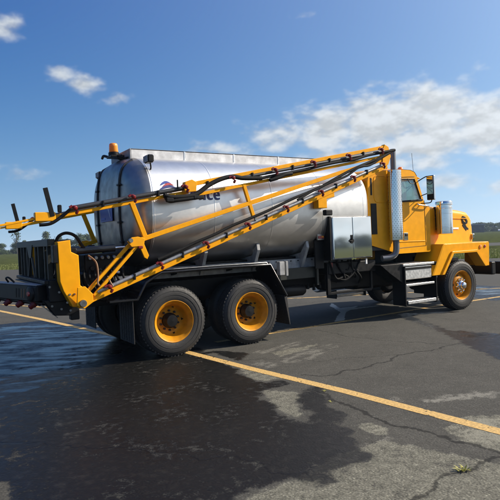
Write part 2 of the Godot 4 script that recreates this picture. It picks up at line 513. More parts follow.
func asphalt_textures() -> Array:
	var wet := mask([[[-3.3, 1.3], [-2.39, 1.06], [-1.65, 1.1], [-0.42, 0.83], [0.28, 1.0], [0.49, 1.21], [0.34, 2.3], [0.12, 3.07], [0.12, 3.25], [0.42, 3.39], [0.37, 3.58], [0.01, 3.54], [-0.14, 3.77], [-0.25, 4.16], [-0.31, 4.48], [-0.24, 4.64], [-0.08, 4.47], [0.08, 4.09], [0.26, 3.91], [0.6, 3.78], [0.71, 3.76], [0.47, 4.14], [0.22, 4.39], [0.18, 4.72], [-0.1, 5.1], [-0.34, 5.55], [-0.29, 5.66], [-0.6, 5.63], [-0.92, 5.8], [-1.08, 5.6], [-1.41, 5.52], [-1.7, 5.75], [-2.0, 6.1], [-2.5, 5.9], [-2.72, 5.0], [-2.8, 4.3], [-3.2, 3.8], [-3.5, 2.6]],
		[[-2.8, -5.0], [-1.64, -4.9], [-0.7, -4.8], [-0.07, -3.13], [0.15, -1.2], [0.3, 0.2], [0.6, 1.0], [0.3, 1.3], [-3.4, 1.5], [-3.5, -0.5], [-3.3, -3.0]],
		[[5.13, 0.79], [5.39, 0.87], [4.5, 2.55], [4.75, 3.36], [3.87, 4.24], [3.05, 4.47], [3.84, 3.28], [4.4, 2.3]], [[0.3, 1.0], [1.2, 1.3], [2.0, 2.6], [0.9, 3.7], [0.62, 3.6], [0.8, 2.6]].map(func(p): return [p[0] * 0.3 + 0.35, p[1] * 0.35 + 0.8]),
		[[9.0, -0.6], [11.3, -2.0], [11.6, 0.2], [9.6, 1.1], [8.4, 0.8]], [[5.2, 0.9], [6.4, 1.35], [6.4, 1.2], [5.3, 0.5]]], 130)
	var puddle := mask([[[-2.7, -4.2], [-1.9, -4.4], [-0.9, -4.3], [-0.3, -2.9], [-0.1, -1.2], [-0.15, -0.2], [-0.7, 0.5], [-1.62, 0.85], [-2.38, 0.95], [-3.2, 0.8], [-3.1, -2.0]], [[-3.2, 1.4], [-2.4, 1.2], [-1.35, 1.25], [-1.73, 1.44], [-2.14, 1.7], [-2.48, 1.8], [-3.2, 1.9]],
		[[9.3, -0.5], [11.0, -1.6], [11.2, 0.0], [10.4, 0.0], [9.4, 0.4]], [[4.6, 2.7], [4.75, 3.3], [4.2, 3.6], [4.2, 3.0]]], 192)
	var pale := mask([[[0.01, 3.54], [0.3, 3.94], [0.03, 4.15], [-0.21, 4.6], [-0.29, 4.45], [-0.17, 3.97]], [[0.36, 2.47], [0.48, 2.73], [0.51, 3.29], [0.22, 3.22], [0.19, 2.94]], [[1.21, 1.95], [2.18, 1.9], [2.05, 2.02], [1.16, 2.3]],
		[[0.06, 5.02], [0.2, 5.07], [0.16, 5.3], [0.03, 5.38], [-0.02, 5.15]], [[0.54, 5.55], [1.0, 5.51], [1.6, 5.9], [1.2, 6.6], [0.48, 6.24], [0.43, 5.93]], [[-0.62, 5.45], [-0.04, 5.44], [0.12, 5.89], [0.3, 6.3], [0.3, 7.0], [-0.5, 7.4], [-1.6, 7.2], [-1.7, 6.0], [-1.45, 5.6], [-1.08, 5.6]]])
	var streak := mask([[[1.0, 1.75], [1.9, 1.5], [2.4, 1.55], [2.0, 1.75], [1.1, 2.0]], [[1.1, 2.35], [1.7, 2.1], [2.6, 2.05], [2.2, 2.3], [1.3, 2.75], [0.95, 2.7]], [[0.55, 2.2], [0.9, 2.3], [0.8, 2.9], [0.6, 2.8]], [[0.9, 4.85], [1.4, 4.95], [1.95, 5.2], [1.8, 5.35], [1.2, 5.15]], [[0.75, 4.6], [0.95, 4.6], [0.9, 4.85], [0.7, 4.8]], [[-0.3, 5.35], [0.05, 5.4], [0.0, 5.6], [-0.3, 5.55]]])
	var spill := mask([[[5.73, -1.92], [5.22, -1.04], [5.73, -0.98], [4.86, -0.43], [4.06, 0.4], [3.75, 0.44], [4.77, -0.53], [5.31, -1.51]], [[5.0, -0.9], [6.3, -0.62], [5.1, -0.6], [4.7, -0.3]]], 420)
	var white := mask([[[0.56, 5.6], [0.98, 5.56], [1.3, 5.9], [0.9, 6.2], [0.5, 5.95]], [[0.06, 5.06], [0.18, 5.1], [0.14, 5.27], [0.04, 5.33]], [[-2.2, 3.22], [-1.98, 3.22], [-1.9, 3.3], [-2.15, 3.32]], [[-2.15, 3.58], [-1.87, 3.58], [-1.95, 3.64], [-2.2, 3.66]], [[0.97, 4.94], [1.3, 5.0], [1.81, 5.19], [1.7, 5.26], [1.3, 5.12], [1.01, 5.02]]])
	var crk := crack_mask([[0.012, 0.15, [2.6, -0.5], [2.92, 0.9], [2.94, 2.03], [3.36, 3.15], [4.5, 4.6]], [0.018, 0.14, [0.71, 3.33], [0.93, 3.53], [1.53, 3.52], [2.76, 3.36], [3.86, 3.41], [4.75, 3.36], [8, 3.2]],
		[0.022, 0.14, [0.5, 4.0], [0.36, 4.33], [0.3, 5.08], [0.34, 5.51], [0.37, 5.88], [0.4, 6.21], [0.5, 8]], [0.018, 0.12, [-2.5, 6.6], [-0.66, 6.26], [-0.3, 6.22], [-0.06, 6.2], [0.4, 6.25], [3, 6.1]],
		[0.015, 0.12, [-4, 1.35], [-2.39, 1.15], [-1.37, 1.28], [-0.3, 0.94], [1, 0.9]], [0.008, 0.2, [0.6, 2.0], [1.5, 2.9], [2.4, 3.3]], [0.010, 0.2, [-3.4, 2.4], [-2.5, 3.6], [-1.6, 4.4], [-0.9, 5.6]], [0.010, 0.25, [4.4, -3], [5.2, 0], [5.6, 2.5], [7, 5]], [0.014, 0.2, [6, 4], [9, 1.8], [12, 1.2]], [0.012, 0.2, [-4, -2.2], [0, -2.0], [4, -2.6], [9, -2.2], [12, -2.5]]])
	var coarse := noise(41, 0.012, 5).get_image(GN, GN).get_data()
	var mid := noise(43, 0.07, 4).get_image(GN, GN).get_data()
	var grit := noise(47, 0.42, 2).get_image(GN, GN).get_data()
	var film := noise(91, 0.9, 5)
	var lut := PackedByteArray()
	lut.resize(2049)
	for i in 2049:
		lut[i] = clampi(int(Color(i / 4096.0, 0, 0).linear_to_srgb().r * 255.0 + 0.5), 0, 255)
	var alb := PackedByteArray()
	alb.resize(GN * GN * 3)
	var rou := PackedByteArray()
	rou.resize(GN * GN)
	var hgt := PackedByteArray()
	hgt.resize(GN * GN)
	for i in GN * GN:
		var c := coarse[i] / 255.0
		var m := mid[i] / 255.0
		var g := grit[i] / 255.0
		var jag := (c - 0.5) * 0.55 + (m - 0.5) * 0.6
		var rnd := hash(i) & 1023
		var a := 0.055 * (0.70 + 0.30 * c + 0.30 * m) * (0.60 + 0.80 * g)
		if rnd < 40:
			a *= 1.9
		elif rnd > 960:
			a *= 0.55
		var ro := 0.93
		var hh := 0.5 + (g - 0.5) * 0.9 + (float(rnd) / 1023.0 - 0.5) * 0.3
		var tint := 0.83
		var p := pale[i]
		if p > 20:
			var k := clampf((p / 255.0 + jag * 1.3 + (g - 0.5) * 0.5 - 0.35) * 2.2, 0.0, 1.0)
			a *= 1.0 + k * (1.15 + 1.5 * (g - 0.5) + 0.9 * (m - 0.5))
			tint -= 0.07 * k
		if white[i] > 20:
			var k := clampf((white[i] / 255.0 + jag * 2.6 + (g - 0.5) * 1.1 - 0.55) * 2.0, 0.0, 1.0)
			a = lerpf(a, 0.21, k * 0.65)
		var w := wet[i]
		if w > 12:
			var k := clampf((w / 255.0 + jag * 1.5 + (g - 0.5) * 0.8 - 0.36) * 2.6, 0.0, 1.0)
			k *= 1.0 - 0.10 * clampf((m + c * 0.6 - 0.95) * 4.0, 0.0, 1.0)
			hh = 0.5 + (hh - 0.5) * (1.0 - 0.45 * k)
			a *= 1.0 - 0.90 * k
			ro = lerpf(ro, 0.33 + 0.25 * (1.0 - m), k)
			var q := puddle[i]
			if q > 12:
				var wx := GX + (i % GN) * (GS / GN)
				var wz := GZ + (i / GN) * (GS / GN)
				var st := film.get_noise_2d((wx * 0.848 + wz * 0.53) * 0.9, (wz * 0.848 - wx * 0.53) * 4.5)
				var k2 := clampf((q / 255.0 - 0.25) * 1.8, 0.0, 1.0) * clampf(0.5 + st * 1.5 + (c - 0.5) * 1.2, 0.06, 1.0)
				ro = lerpf(ro, 0.12 + 0.14 * m, k2)
				hh = lerpf(hh, 0.55 + (g - 0.5) * 0.12, k2)
				a *= 1.0 - 0.35 * k2
		if streak[i] > 20:
			var sx := GX + (i % GN) * (GS / GN)
			var sz := GZ + (i / GN) * (GS / GN)
			var st2 := film.get_noise_2d((sx * 0.95 - sz * 0.3) * 2.0, (sz * 0.95 + sx * 0.3) * 7.0)
			var k := clampf((streak[i] / 255.0 + st2 * 1.3 + jag * 2.0 + (g - 0.5) * 1.6 - 0.80) * 1.1, 0.0, 1.0)
			a = lerpf(a, 0.17, k * 0.7)
		if spill[i] > 20:
			var k := clampf((spill[i] / 255.0 + jag * 1.2 + (g - 0.5) * 0.4 - 0.45) * 3.0, 0.0, 1.0)
			a = lerpf(a, 0.46, k * 0.85)
		if crk[i] > 0:
			var k := crk[i] / 255.0
			a *= 1.0 - 0.68 * k
			hh = lerpf(hh, 0.05, k * 0.8)
		var at := i * 3
		alb[at] = lut[clampi(int(a * 4096.0 * 1.05), 0, 2048)]
		alb[at + 1] = lut[clampi(int(a * 4096.0), 0, 2048)]
		alb[at + 2] = lut[clampi(int(a * 4096.0 * tint), 0, 2048)]
		rou[i] = int(ro * 255.0)
		hgt[i] = clampi(int(hh * 255.0), 0, 255)
	return [ImageTexture.create_from_image(Image.create_from_data(GN, GN, false, Image.FORMAT_RGB8, alb)), ImageTexture.create_from_image(Image.create_from_data(GN, GN, false, Image.FORMAT_L8, rou)), ImageTexture.create_from_image(Image.create_from_data(GN, GN, false, Image.FORMAT_L8, hgt))]

func sheet(called: String, poly: Array, y: float, m: Material) -> MeshInstance3D:
	var b := B.new()
	var pp := PackedVector2Array(poly)
	var tr := Geometry2D.triangulate_polygon(pp)
	for t in range(0, tr.size(), 3):
		b.tri(V(pp[tr[t]].x, y, pp[tr[t]].y), V(pp[tr[t + 1]].x, y, pp[tr[t + 1]].y), V(pp[tr[t + 2]].x, y, pp[tr[t + 2]].y), Vector3.UP, Vector3.UP, Vector3.UP)
	return put(called, b, m)

func painted_line(label: String, pts: Array, width: float, wear: float, sd: int) -> void:
	var b := B.new()
	var nz := noise(sd, 1.6, 6)
	var ne := noise(sd + 100, 30.0, 3)
	for i in pts.size() - 1:
		var a := Vector2(pts[i][0], pts[i][1])
		var c := Vector2(pts[i + 1][0], pts[i + 1][1])
		var d := (c - a).normalized()
		var side := d.orthogonal()
		var steps := int((c - a).length() / 0.013)
		var cells := 12
		for k in steps:
			var p0 := a.lerp(c, float(k) / steps)
			var p1 := a.lerp(c, float(k + 1) / steps)
			for e in cells:
				var s0 := (float(e) / cells - 0.5) * width
				var s1 := (float(e + 1) / cells - 0.5) * width
				var mid := p0 + side * s0
				var lim := wear - (0.10 if e == 0 or e == cells - 1 else 0.0)
				if nz.get_noise_2d(mid.x * 2.2, mid.y * 2.2) + ne.get_noise_2d(mid.x, mid.y) * 0.35 > lim:
					continue
				var q0 := p0 + side * s0
				var q1 := p1 + side * s0
				var q2 := p1 + side * s1
				var q3 := p0 + side * s1
				b.quad(V(q0.x, 0.0025, q0.y), V(q1.x, 0.0025, q1.y), V(q2.x, 0.0025, q2.y), V(q3.x, 0.0025, q3.y), Vector3.UP)
	tag(put("painted_line", b, M.paint), label, "road marking", "", "structure")

func ground() -> void:
	var gt := tex_range(noise(61, 0.03, 5), 0.45, 1.0)
	var gm := mat(Color(0.105, 0.122, 0.030), 0.95, 0.0, {"metallic_specular": 0.08, "albedo_texture": gt, "uv1_world_triplanar": true, "uv1_scale": V(0.035, 0.035, 0.035)})
	tag(sheet("grass_field", [Vector2(-2500, -2500), Vector2(2500, -2500), Vector2(2500, 2500), Vector2(-2500, 2500)], -0.03, gm), "mown green airfield grass reaching to the far trees", "grass", "", "structure")
	var tile := tex_range(noise(47, 0.30, 3), 0.55, 1.0, 512)
	var am := mat(Color(0.098, 0.0935, 0.078), 0.93, 0.0, {"metallic_specular": 0.36, "albedo_texture": tile, "uv1_world_triplanar": true, "uv1_scale": V(0.3, 0.3, 0.3)})
	tag(sheet("asphalt_apron", [Vector2(-120, 20), Vector2(-120, -130), Vector2(-59.5, -128.8), Vector2(3, -42), Vector2(12, -30.2), Vector2(25.4, -10.9), Vector2(47.6, 20)], -0.006, am), "weathered grey asphalt apron running back to the grass", "asphalt", "", "structure")
	tag(sheet("taxiway", [Vector2(30, -62), Vector2(46.5, -27.6), Vector2(78, 16), Vector2(89, 8), Vector2(57.5, -35.5), Vector2(40, -68)], -0.022, am), "grey taxiway strip crossing the grass", "taxiway", "", "structure")
	var t := asphalt_textures()
	var m := StandardMaterial3D.new()
	m.albedo_texture = t[0]
	m.roughness_texture = t[1]
	m.roughness = 1.0
	m.metallic_specular = 0.36
	m.heightmap_enabled = true
	m.heightmap_texture = t[2]
	m.heightmap_scale = 0.4
	m.texture_repeat = false
	var arr := []
	arr.resize(Mesh.ARRAY_MAX)
	arr[Mesh.ARRAY_VERTEX] = PackedVector3Array([V(GX, 0, GZ), V(GX + GS, 0, GZ), V(GX + GS, 0, GZ + GS), V(GX, 0, GZ + GS)])
	arr[Mesh.ARRAY_NORMAL] = PackedVector3Array([Vector3.UP, Vector3.UP, Vector3.UP, Vector3.UP])
	arr[Mesh.ARRAY_TEX_UV] = PackedVector2Array([Vector2(0, 0), Vector2(1, 0), Vector2(1, 1), Vector2(0, 1)])
	arr[Mesh.ARRAY_INDEX] = PackedInt32Array([0, 1, 2, 0, 2, 3])
	var am2 := ArrayMesh.new()
	am2.add_surface_from_arrays(Mesh.PRIMITIVE_TRIANGLES, arr)
	var o := MeshInstance3D.new()
	o.name = "asphalt"
	o.mesh = am2
	o.material_override = m
	add_child(o)
	tag(o, "cracked asphalt with dark wet patches and puddles round the truck", "asphalt", "", "structure")
	M.paint = mat(Color(0.74, 0.47, 0.15), 0.75, 0.0, {"albedo_texture": tex_range(noise(66, 0.05, 5), 0.68, 1.0), "uv1_world_triplanar": true, "uv1_scale": V(1.1, 1.1, 1.1)})
	painted_line("long yellow line passing under the rear wheel towards the camera", [[-2.4, -14.0], [-1.25, -7.9], [-0.72, -5.12], [-0.35, -2.87], [0.28, 1.04], [0.45, 2.6], [0.68, 4.2], [0.80, 5.4], [0.88, 6.2], [1.0, 8.0]], 0.14, 0.56, 71)
	painted_line("yellow line under the truck running along its side", [[1.0, 0.62], [2.6, 0.56], [4.0, 0.53], [7.0, 0.42], [9.1, 0.45], [12.0, 0.5]], 0.12, 0.40, 72)
	painted_line("faded yellow line beyond the truck seen between its axles", [[1.5, -5.9], [5.9, -3.5], [7.46, -2.65], [12.0, -0.2]], 0.12, 0.25, 73)
	painted_line("faint pale yellow line behind the rear spray bar", [[-2.6, -13.7], [-1.0, -9.88], [-0.18, -7.94], [0.8, -5.6]], 0.12, 0.2, 74)
	var wl := [["small yellow green weed growing from the crack at lower right", -0.02, 6.2, 0.05, 26], ["tiny weed at the edge of the yellow line", 0.52, 4.05, 0.04, 10], ["tiny yellowish weed beside the dark wet tongue", 0.31, 4.38, 0.035, 8]]
	var rng := RandomNumberGenerator.new()
	rng.seed = 5
	for w in wl:
		var b := B.new()
		for k in w[4]:
			var an := rng.randf() * TAU
			var le: float = w[3] * (0.5 + rng.randf() * 0.7)
			var base := V(w[1] + rng.randfn() * w[3] * 0.35, 0.002, w[2] + rng.randfn() * w[3] * 0.25)
			var dir := V(cos(an), 0.25 + rng.randf() * 0.6, sin(an)).normalized()
			var sd := dir.cross(Vector3.UP).normalized() * le * 0.11
			var midp := base + dir * le * 0.55
			var tip := base + dir * le + V(cos(an), -0.6, sin(an)) * le * 0.15
			var nn := sd.cross(dir).normalized()
			b.quad(base - sd * 0.4, base + sd * 0.4, midp + sd, midp - sd, nn)
			b.tri(midp - sd, midp + sd, tip, nn, nn, nn)
		tag(put("weed", b, M.weed), w[0], "weed", "weeds in the asphalt")
	# grass tufts along the apron's far edge
	var blade := B.new()
	for k in 9:
		var an := rng.randf() * TAU
		var le := 0.05 + rng.randf() * 0.08
		var base := V(rng.randfn() * 0.06, 0, rng.randfn() * 0.06)
		var tip := base + V(cos(an) * 0.05, le, sin(an) * 0.05)
		var sd := V(-sin(an), 0, cos(an)) * 0.008
		blade.tri(base - sd, base + sd, tip, V(cos(an), 0.5, sin(an)).normalized(), V(cos(an), 0.5, sin(an)).normalized(), Vector3.UP)
	var mm := MultiMesh.new()
	mm.transform_format = MultiMesh.TRANSFORM_3D
	mm.mesh = blade.mesh()
	mm.instance_count = 9000
	for k in 9000:
		var along := rng.randf_range(-0.35, 1.5)
		var off := pow(rng.randf(), 1.6) * 18.0 - 0.05
		var p := V(3, -0.03, -42).lerp(V(25.4, -0.03, -10.9), along) + V(0.812, 0, -0.585) * off
		mm.set_instance_transform(k, Transform3D(Basis(Vector3.UP, rng.randf() * TAU).scaled(Vector3.ONE * rng.randf_range(0.6, 1.5)), p))
	var mi := MultiMeshInstance3D.new()
	mi.name = "grass"
	mi.multimesh = mm
	mi.material_override = M.grass_blade
	add_child(mi)
	tag(mi, "rough grass tufts along the edge of the apron", "grass", "", "stuff")

# ---------------------------------------------------------------- trees and far things
func crown_mesh(sd: int, lobes: int, leaves: int, wide: float, tall: float, low: float, base := 0.18) -> B:   # unit tree: height 1
	var rng := RandomNumberGenerator.new()
	rng.seed = sd
	var b := B.new()
	var cs := []
	for k in lobes:
		var a := rng.randf() * TAU
		var h := rng.randf()
		var r := wide * (0.85 - 0.55 * h) * sqrt(rng.randf())
		cs.append([V(cos(a) * r, low + (1.0 - low) * (base + (0.84 - base) * h) * tall, sin(a) * r), rng.randf_range(0.10, 0.19)])
	for k in leaves:
		var c: Array = cs[rng.randi() % cs.size()]
		var d := V(rng.randfn(), rng.randfn(), rng.randfn()).normalized()
		var p: Vector3 = c[0] + d * c[1] * pow(rng.randf(), 0.4) * V(1.1, 0.8, 1.1)
		var nn := (d + V(rng.randfn(), rng.randfn(), rng.randfn()) * 0.6).normalized()
		var u := nn.cross(V(rng.randfn(), rng.randfn(), rng.randfn())).normalized()
		var w := nn.cross(u)
		var s := rng.randf_range(0.014, 0.032)
		b.tri(p - u * s - w * s * 0.6, p + u * s - w * s * 0.5, p + w * s * 1.2, nn, nn, nn)
		b.tri(p - u * s * 0.8 + w * s * 0.3, p + u * s * 1.1 + w * s * 0.4, p - w * s, nn, nn, nn)
	return b

func trunk_mesh(sd: int, top: float, limbs: int, reach: float) -> B:
	var rng := RandomNumberGenerator.new()
	rng.seed = sd
	var b := B.new()
	for i in 6:
		b.tube([V(0.004 * sin(i * 2.0), top * i / 6.0, 0.004 * cos(i * 3.0)), V(0.004 * sin(i * 2.0 + 2.0), top * (i + 1) / 6.0, 0.004 * cos(i * 3.0 + 3.0))], 0.019 * (1.0 - 0.8 * i / 6.0), 6, false)
	for k in limbs:
		var a := rng.randf() * TAU
		var h := top * rng.randf_range(0.35, 0.97)
		var l := reach * rng.randf_range(0.5, 1.0) * (1.2 - h * 0.7)
		var d := V(cos(a), rng.randf_range(0.4, 1.3), sin(a))
		b.tube([V(0, h, 0), V(0, h, 0) + d * l * 0.5, V(0, h, 0) + d * l + V(0, 0.02, 0)], 0.0055, 5, false)
		for q in 3:
			var s := V(0, h, 0) + d * l * (0.4 + 0.25 * q)
			var e := V(rng.randfn(), 0.6 + rng.randf(), rng.randfn()) * reach * 0.22
			b.tube([s, s + e], 0.003, 4, false)
	return b

func background() -> void:
	var kinds := []
	kinds.append([trunk_mesh(1, 0.75, 10, 0.22), crown_mesh(11, 26, 1500, 0.36, 1.0, 0.12), M.leaf])
	kinds.append([trunk_mesh(2, 0.8, 10, 0.2), crown_mesh(12, 20, 1300, 0.30, 1.0, 0.16), M.leaf_b])
	kinds.append([trunk_mesh(3, 0.7, 10, 0.25), crown_mesh(13, 44, 2600, 0.50, 0.95, 0.0, 0.06), M.leaf])
	kinds.append([trunk_mesh(4, 0.96, 34, 0.2), crown_mesh(14, 9, 170, 0.24, 1.0, 0.45), M.leaf_b])
	var protos := []
	for k in kinds:
		protos.append([k[0].mesh(), k[1].mesh(), k[2]])
	# x, z, height, kind, width factor, label
	var list := [
		[25.9, -219.5, 5.0, 2, 1.5, "broad dark tree at the left edge beyond the grass"], [29.5, -204.3, 4.9, 0, 1.4, "leafy tree just right of the left edge tree line end"], [33.5, -228.8, 4.4, 2, 1.5, "low bushy tree under the tall sparse tree"],
		[27.9, -193.9, 9.1, 3, 0.8, "tall sparse nearly bare tree above the left tree line"], [36.2, -226, 5.6, 1, 1.0, "small slim tree right of the sparse bare tree"], [41, -237, 4.4, 2, 1.5, "low dark tree behind the black rear rack"],
		[39.8, -202, 8.4, 1, 1.05, "pointed tree rising above the black rear rack"], [46.1, -210.8, 7.3, 0, 0.9, "small round tree left of the yellow boom post"], [52.7, -224.7, 5.2, 2, 1.4, "low tree behind the yellow boom post"],
		[51.7, -204.3, 7.4, 0, 1.3, "leafy tree between the boom post and the tank end"], [56.7, -208.2, 7.8, 2, 1.2, "broad leafy tree showing beside the tank's rear end"], [64.1, -221.7, 6.5, 0, 1.4, "tree half hidden by the tank's rear edge"], [22, -226, 4.6, 2, 1.5, "low tree at the far left end of the line"],
		[330, -236, 7.6, 2, 1.6, "dark tree behind the low brown building"], [339.5, -234, 8.0, 2, 1.6, "tall dark tree over the brown building's roof"], [325.3, -219.4, 7.8, 2, 1.7, "broad dark tree right of the brown building"], [352.2, -233.3, 7.8, 2, 1.8, "rounded tree in the middle of the right tree line"],
		[337.8, -218.9, 6.8, 2, 1.8, "lower tree in front of the right tree line"], [352.4, -224, 7.4, 2, 1.9, "tree near the right edge of the picture"], [333.8, -206.7, 7.5, 2, 1.8, "large dark tree at the right edge of the picture"], [353, -213.8, 7.0, 2, 1.8, "tree beyond the right edge of the picture"]]
	for q in [[24, -212, "left of the tall sparse tree"], [31, -214, "under the tall sparse tree"], [36.5, -211, "left of the pointed tree"], [44, -214, "right of the pointed tree"], [49, -213, "left of the boom post"], [55, -216, "beside the tank's rear end"], [61, -215, "just behind the tank's rear end"], [19, -205, "cut by the left edge of the picture"]]:
		list.append([q[0], q[1], 4.6 + fmod(q[0] * 0.37, 1.4), 2, 1.7, "low dark bushy tree " + q[2]])
	var rng := RandomNumberGenerator.new()
	rng.seed = 31
	for k in 26:   # the tree line behind the camera that the polished cabinet mirrors
		list.append([170.0 + k * 2.9 + rng.randf() * 4.0, 222.0 - k * 3.0 + rng.randf() * 14.0, rng.randf_range(5.5, 8.5), [2, 0, 2][k % 3], rng.randf_range(1.5, 2.1), "leafy tree in the far line that the polished cabinet mirrors"])
	for t in list:
		var pr: Array = protos[t[3]]
		var o := Node3D.new()
		o.name = "tree"
		add_child(o, true)
		o.position = V(t[0], -0.03, t[1])
		o.rotation.y = rng.randf() * TAU
		o.scale = V(t[2] * t[4], t[2], t[2] * t[4])
		for q in [["trunk", 0, M.bark], ["crown", 1, pr[2]]]:
			var mi := MeshInstance3D.new()
			mi.name = q[0]
			mi.mesh = pr[q[1]]
			mi.material_override = q[2]
			o.add_child(mi)
		tag(o, t[5], "tree", "trees round the airfield")
	# low brown building
	var bd := Node3D.new()
	bd.name = "building"
	add_child(bd)
	bd.position = V(286.6, -0.03, -204.7)
	bd.rotation.y = -0.935
	tag(bd, "low brown building with a flat grey roof before the right trees", "building")
	put("wall", B.new().box(V(0, 2.2, 0), V(22, 4.4, 10), 0.05), M.brick_wall, bd)
	put("roof", B.new().box(V(0, 4.75, 0), V(23, 0.7, 11), 0.05), M.roof_grey, bd)
	for k in 6:
		put("window", B.new().box(V(-9.0 + k * 3.6, 2.3, 5.01), V(1.6, 1.3, 0.08), 0.01), M.window, bd)
	for k in 4:
		var car := Node3D.new()
		car.name = "parked_car"
		add_child(car, true)
		car.position = V(300.0 + k * 4.2, -0.03, -190.0 + k * 5.2)
		car.rotation.y = 0.5
		tag(car, ["pale parked car nearest the brown building", "dark parked car second from the brown building", "pale parked car third from the brown building", "pale parked car farthest from the brown building"][k], "car", "cars parked before the far trees")
		put("body", B.new().prism([Vector2(-2.2, 0.35), Vector2(2.2, 0.35), Vector2(2.2, 0.8), Vector2(1.2, 0.95), Vector2(0.6, 1.45), Vector2(-1.2, 1.45), Vector2(-1.9, 0.95), Vector2(-2.2, 0.9)], V(0, 0, -0.85), Vector3.RIGHT, Vector3.UP, V(0, 0, 1.7), 0.06), M.car_grey if k == 1 else M.car_white, car)
		put("window", B.new().box(V(-0.3, 1.18, 0), V(1.7, 0.34, 1.74), 0.03), M.window, car)
		for s in [-1.35, 1.35]:
			for zz in [-0.8, 0.8]:
				put("wheel", B.new().lathe([Vector2(0, -0.1), Vector2(0.3, -0.1), Vector2(0.33, 0), Vector2(0.3, 0.1), Vector2(0, 0.1)], V(s, 0.33, zz), V(0, 0, 1), 12), M.rubber, car)

# ---------------------------------------------------------------- truck
func wheel_parts(w: Node3D, front: bool, tyre_w: float) -> void:   # outer face at z = 0, wheel goes to -z, axle at the origin
	var R := 0.53
	var W := tyre_w
	var prof := [Vector2(0.30, -0.02), Vector2(0.325, -0.004), Vector2(0.37, 0.0), Vector2(0.42, 0.003), Vector2(0.455, -0.002), Vector2(0.49, -0.014), Vector2(0.508, -0.03), Vector2(0.522, -0.045), Vector2(R, -0.055)]
	var grooves := 4
	for g in grooves:
		var t0 := -0.055 - (W - 0.11) * (g + 0.6) / (grooves + 0.2)
		prof.append(Vector2(R, t0 + 0.009)); prof.append(Vector2(R - 0.014, t0 + 0.006)); prof.append(Vector2(R - 0.014, t0 - 0.006)); prof.append(Vector2(R, t0 - 0.009))
	prof += [Vector2(R, -W + 0.055), Vector2(0.508, -W + 0.03), Vector2(0.455, -W), Vector2(0.37, -W), Vector2(0.30, -W + 0.02)]
	var b := B.new().lathe(prof, Vector3.ZERO, V(0, 0, 1), 64)
	# shoulder lugs and sidewall rings
	for k in 60:
		var a := TAU * k / 60.0
		var d := V(cos(a), sin(a), 0)
		for zz in [-0.046, -W + 0.046]:
			b.box(d * 0.519 + V(0, 0, zz), V(0.022, 0.030, 0.026), 0.004, Basis(d, V(-sin(a), cos(a), 0), V(0, 0, 1)))
	b.lathe([Vector2(0.395, 0.001), Vector2(0.397, 0.006), Vector2(0.403, 0.006), Vector2(0.405, 0.001)], Vector3.ZERO, V(0, 0, 1), 64)
	b.lathe([Vector2(0.452, -0.004), Vector2(0.454, 0.003), Vector2(0.459, 0.002), Vector2(0.461, -0.006)], Vector3.ZERO, V(0, 0, 1), 64)
	put("tyre", b, M.rubber, w)
	if front:
		put("rim", B.new().lathe([Vector2(0.10, -0.055), Vector2(0.16, -0.055), Vector2(0.185, -0.062), Vector2(0.215, -0.085), Vector2(0.235, -0.12), Vector2(0.268, -0.125), Vector2(0.285, -0.06), Vector2(0.293, -0.02), Vector2(0.312, -0.004), Vector2(0.318, -0.012), Vector2(0.31, -0.03)], Vector3.ZERO, V(0, 0, 1), 48), M.rim, w)
		for k in 5:
			var a := TAU * (k + 0.3) / 5.0
			put("hand_hole", B.new().lathe([Vector2(0, 0.002), Vector2(0.028, 0.002), Vector2(0.029, -0.004)], V(cos(a) * 0.20, sin(a) * 0.20, -0.075), V(cos(a) * 0.4, sin(a) * 0.4, 0.9).normalized(), 12), M.black, w)
		put("brake_drum", B.new().lathe([Vector2(0.0, -0.12), Vector2(0.255, -0.13), Vector2(0.24, -0.30), Vector2(0.20, -0.36), Vector2(0, -0.37)], Vector3.ZERO, V(0, 0, 1), 28), M.black, w)
		put("hub", B.new().lathe([Vector2(0.115, -0.055), Vector2(0.112, -0.02), Vector2(0.10, 0.0), Vector2(0.075, 0.02), Vector2(0.07, 0.05), Vector2(0.055, 0.065), Vector2(0, 0.07)], Vector3.ZERO, V(0, 0, 1), 28), M.chrome, w)
		for k in 10:
			var a := TAU * k / 10.0
			put("lug_nut", B.new().lathe([Vector2(0.021, 0), Vector2(0.021, 0.03), Vector2(0.017, 0.036), Vector2(0, 0.04)], V(cos(a) * 0.142, sin(a) * 0.142, -0.055), V(0, 0, 1), 6), M.chrome, w)
	else:
		put("rim", B.new().lathe([Vector2(0.08, -0.205), Vector2(0.17, -0.205), Vector2(0.20, -0.198), Vector2(0.225, -0.165), Vector2(0.245, -0.10), Vector2(0.262, -0.05), Vector2(0.285, -0.03), Vector2(0.293, -0.012), Vector2(0.312, -0.002), Vector2(0.319, -0.01), Vector2(0.31, -0.03)], Vector3.ZERO, V(0, 0, 1), 48), M.rim, w)
		for k in 5:
			var a := TAU * k / 5.0
			put("hand_hole", B.new().lathe([Vector2(0, 0.003), Vector2(0.026, 0.003), Vector2(0.027, -0.006)], V(cos(a) * 0.212, sin(a) * 0.212, -0.186), V(-cos(a) * 0.75, -sin(a) * 0.75, 0.6).normalized(), 12), M.black, w)
		put("hub", B.new().lathe([Vector2(0.118, -0.205), Vector2(0.116, -0.15), Vector2(0.10, -0.135), Vector2(0.095, -0.09), Vector2(0.085, -0.075), Vector2(0, -0.07)], Vector3.ZERO, V(0, 0, 1), 24), M.black, w)
		for k in 10:
			var a := TAU * (k + 0.5) / 10.0
			put("lug_nut", B.new().lathe([Vector2(0.019, 0), Vector2(0.019, 0.03), Vector2(0.012, 0.035), Vector2(0.012, 0.05), Vector2(0, 0.05)], V(cos(a) * 0.148, sin(a) * 0.148, -0.205), V(0, 0, 1), 6), M.black_gloss, w)

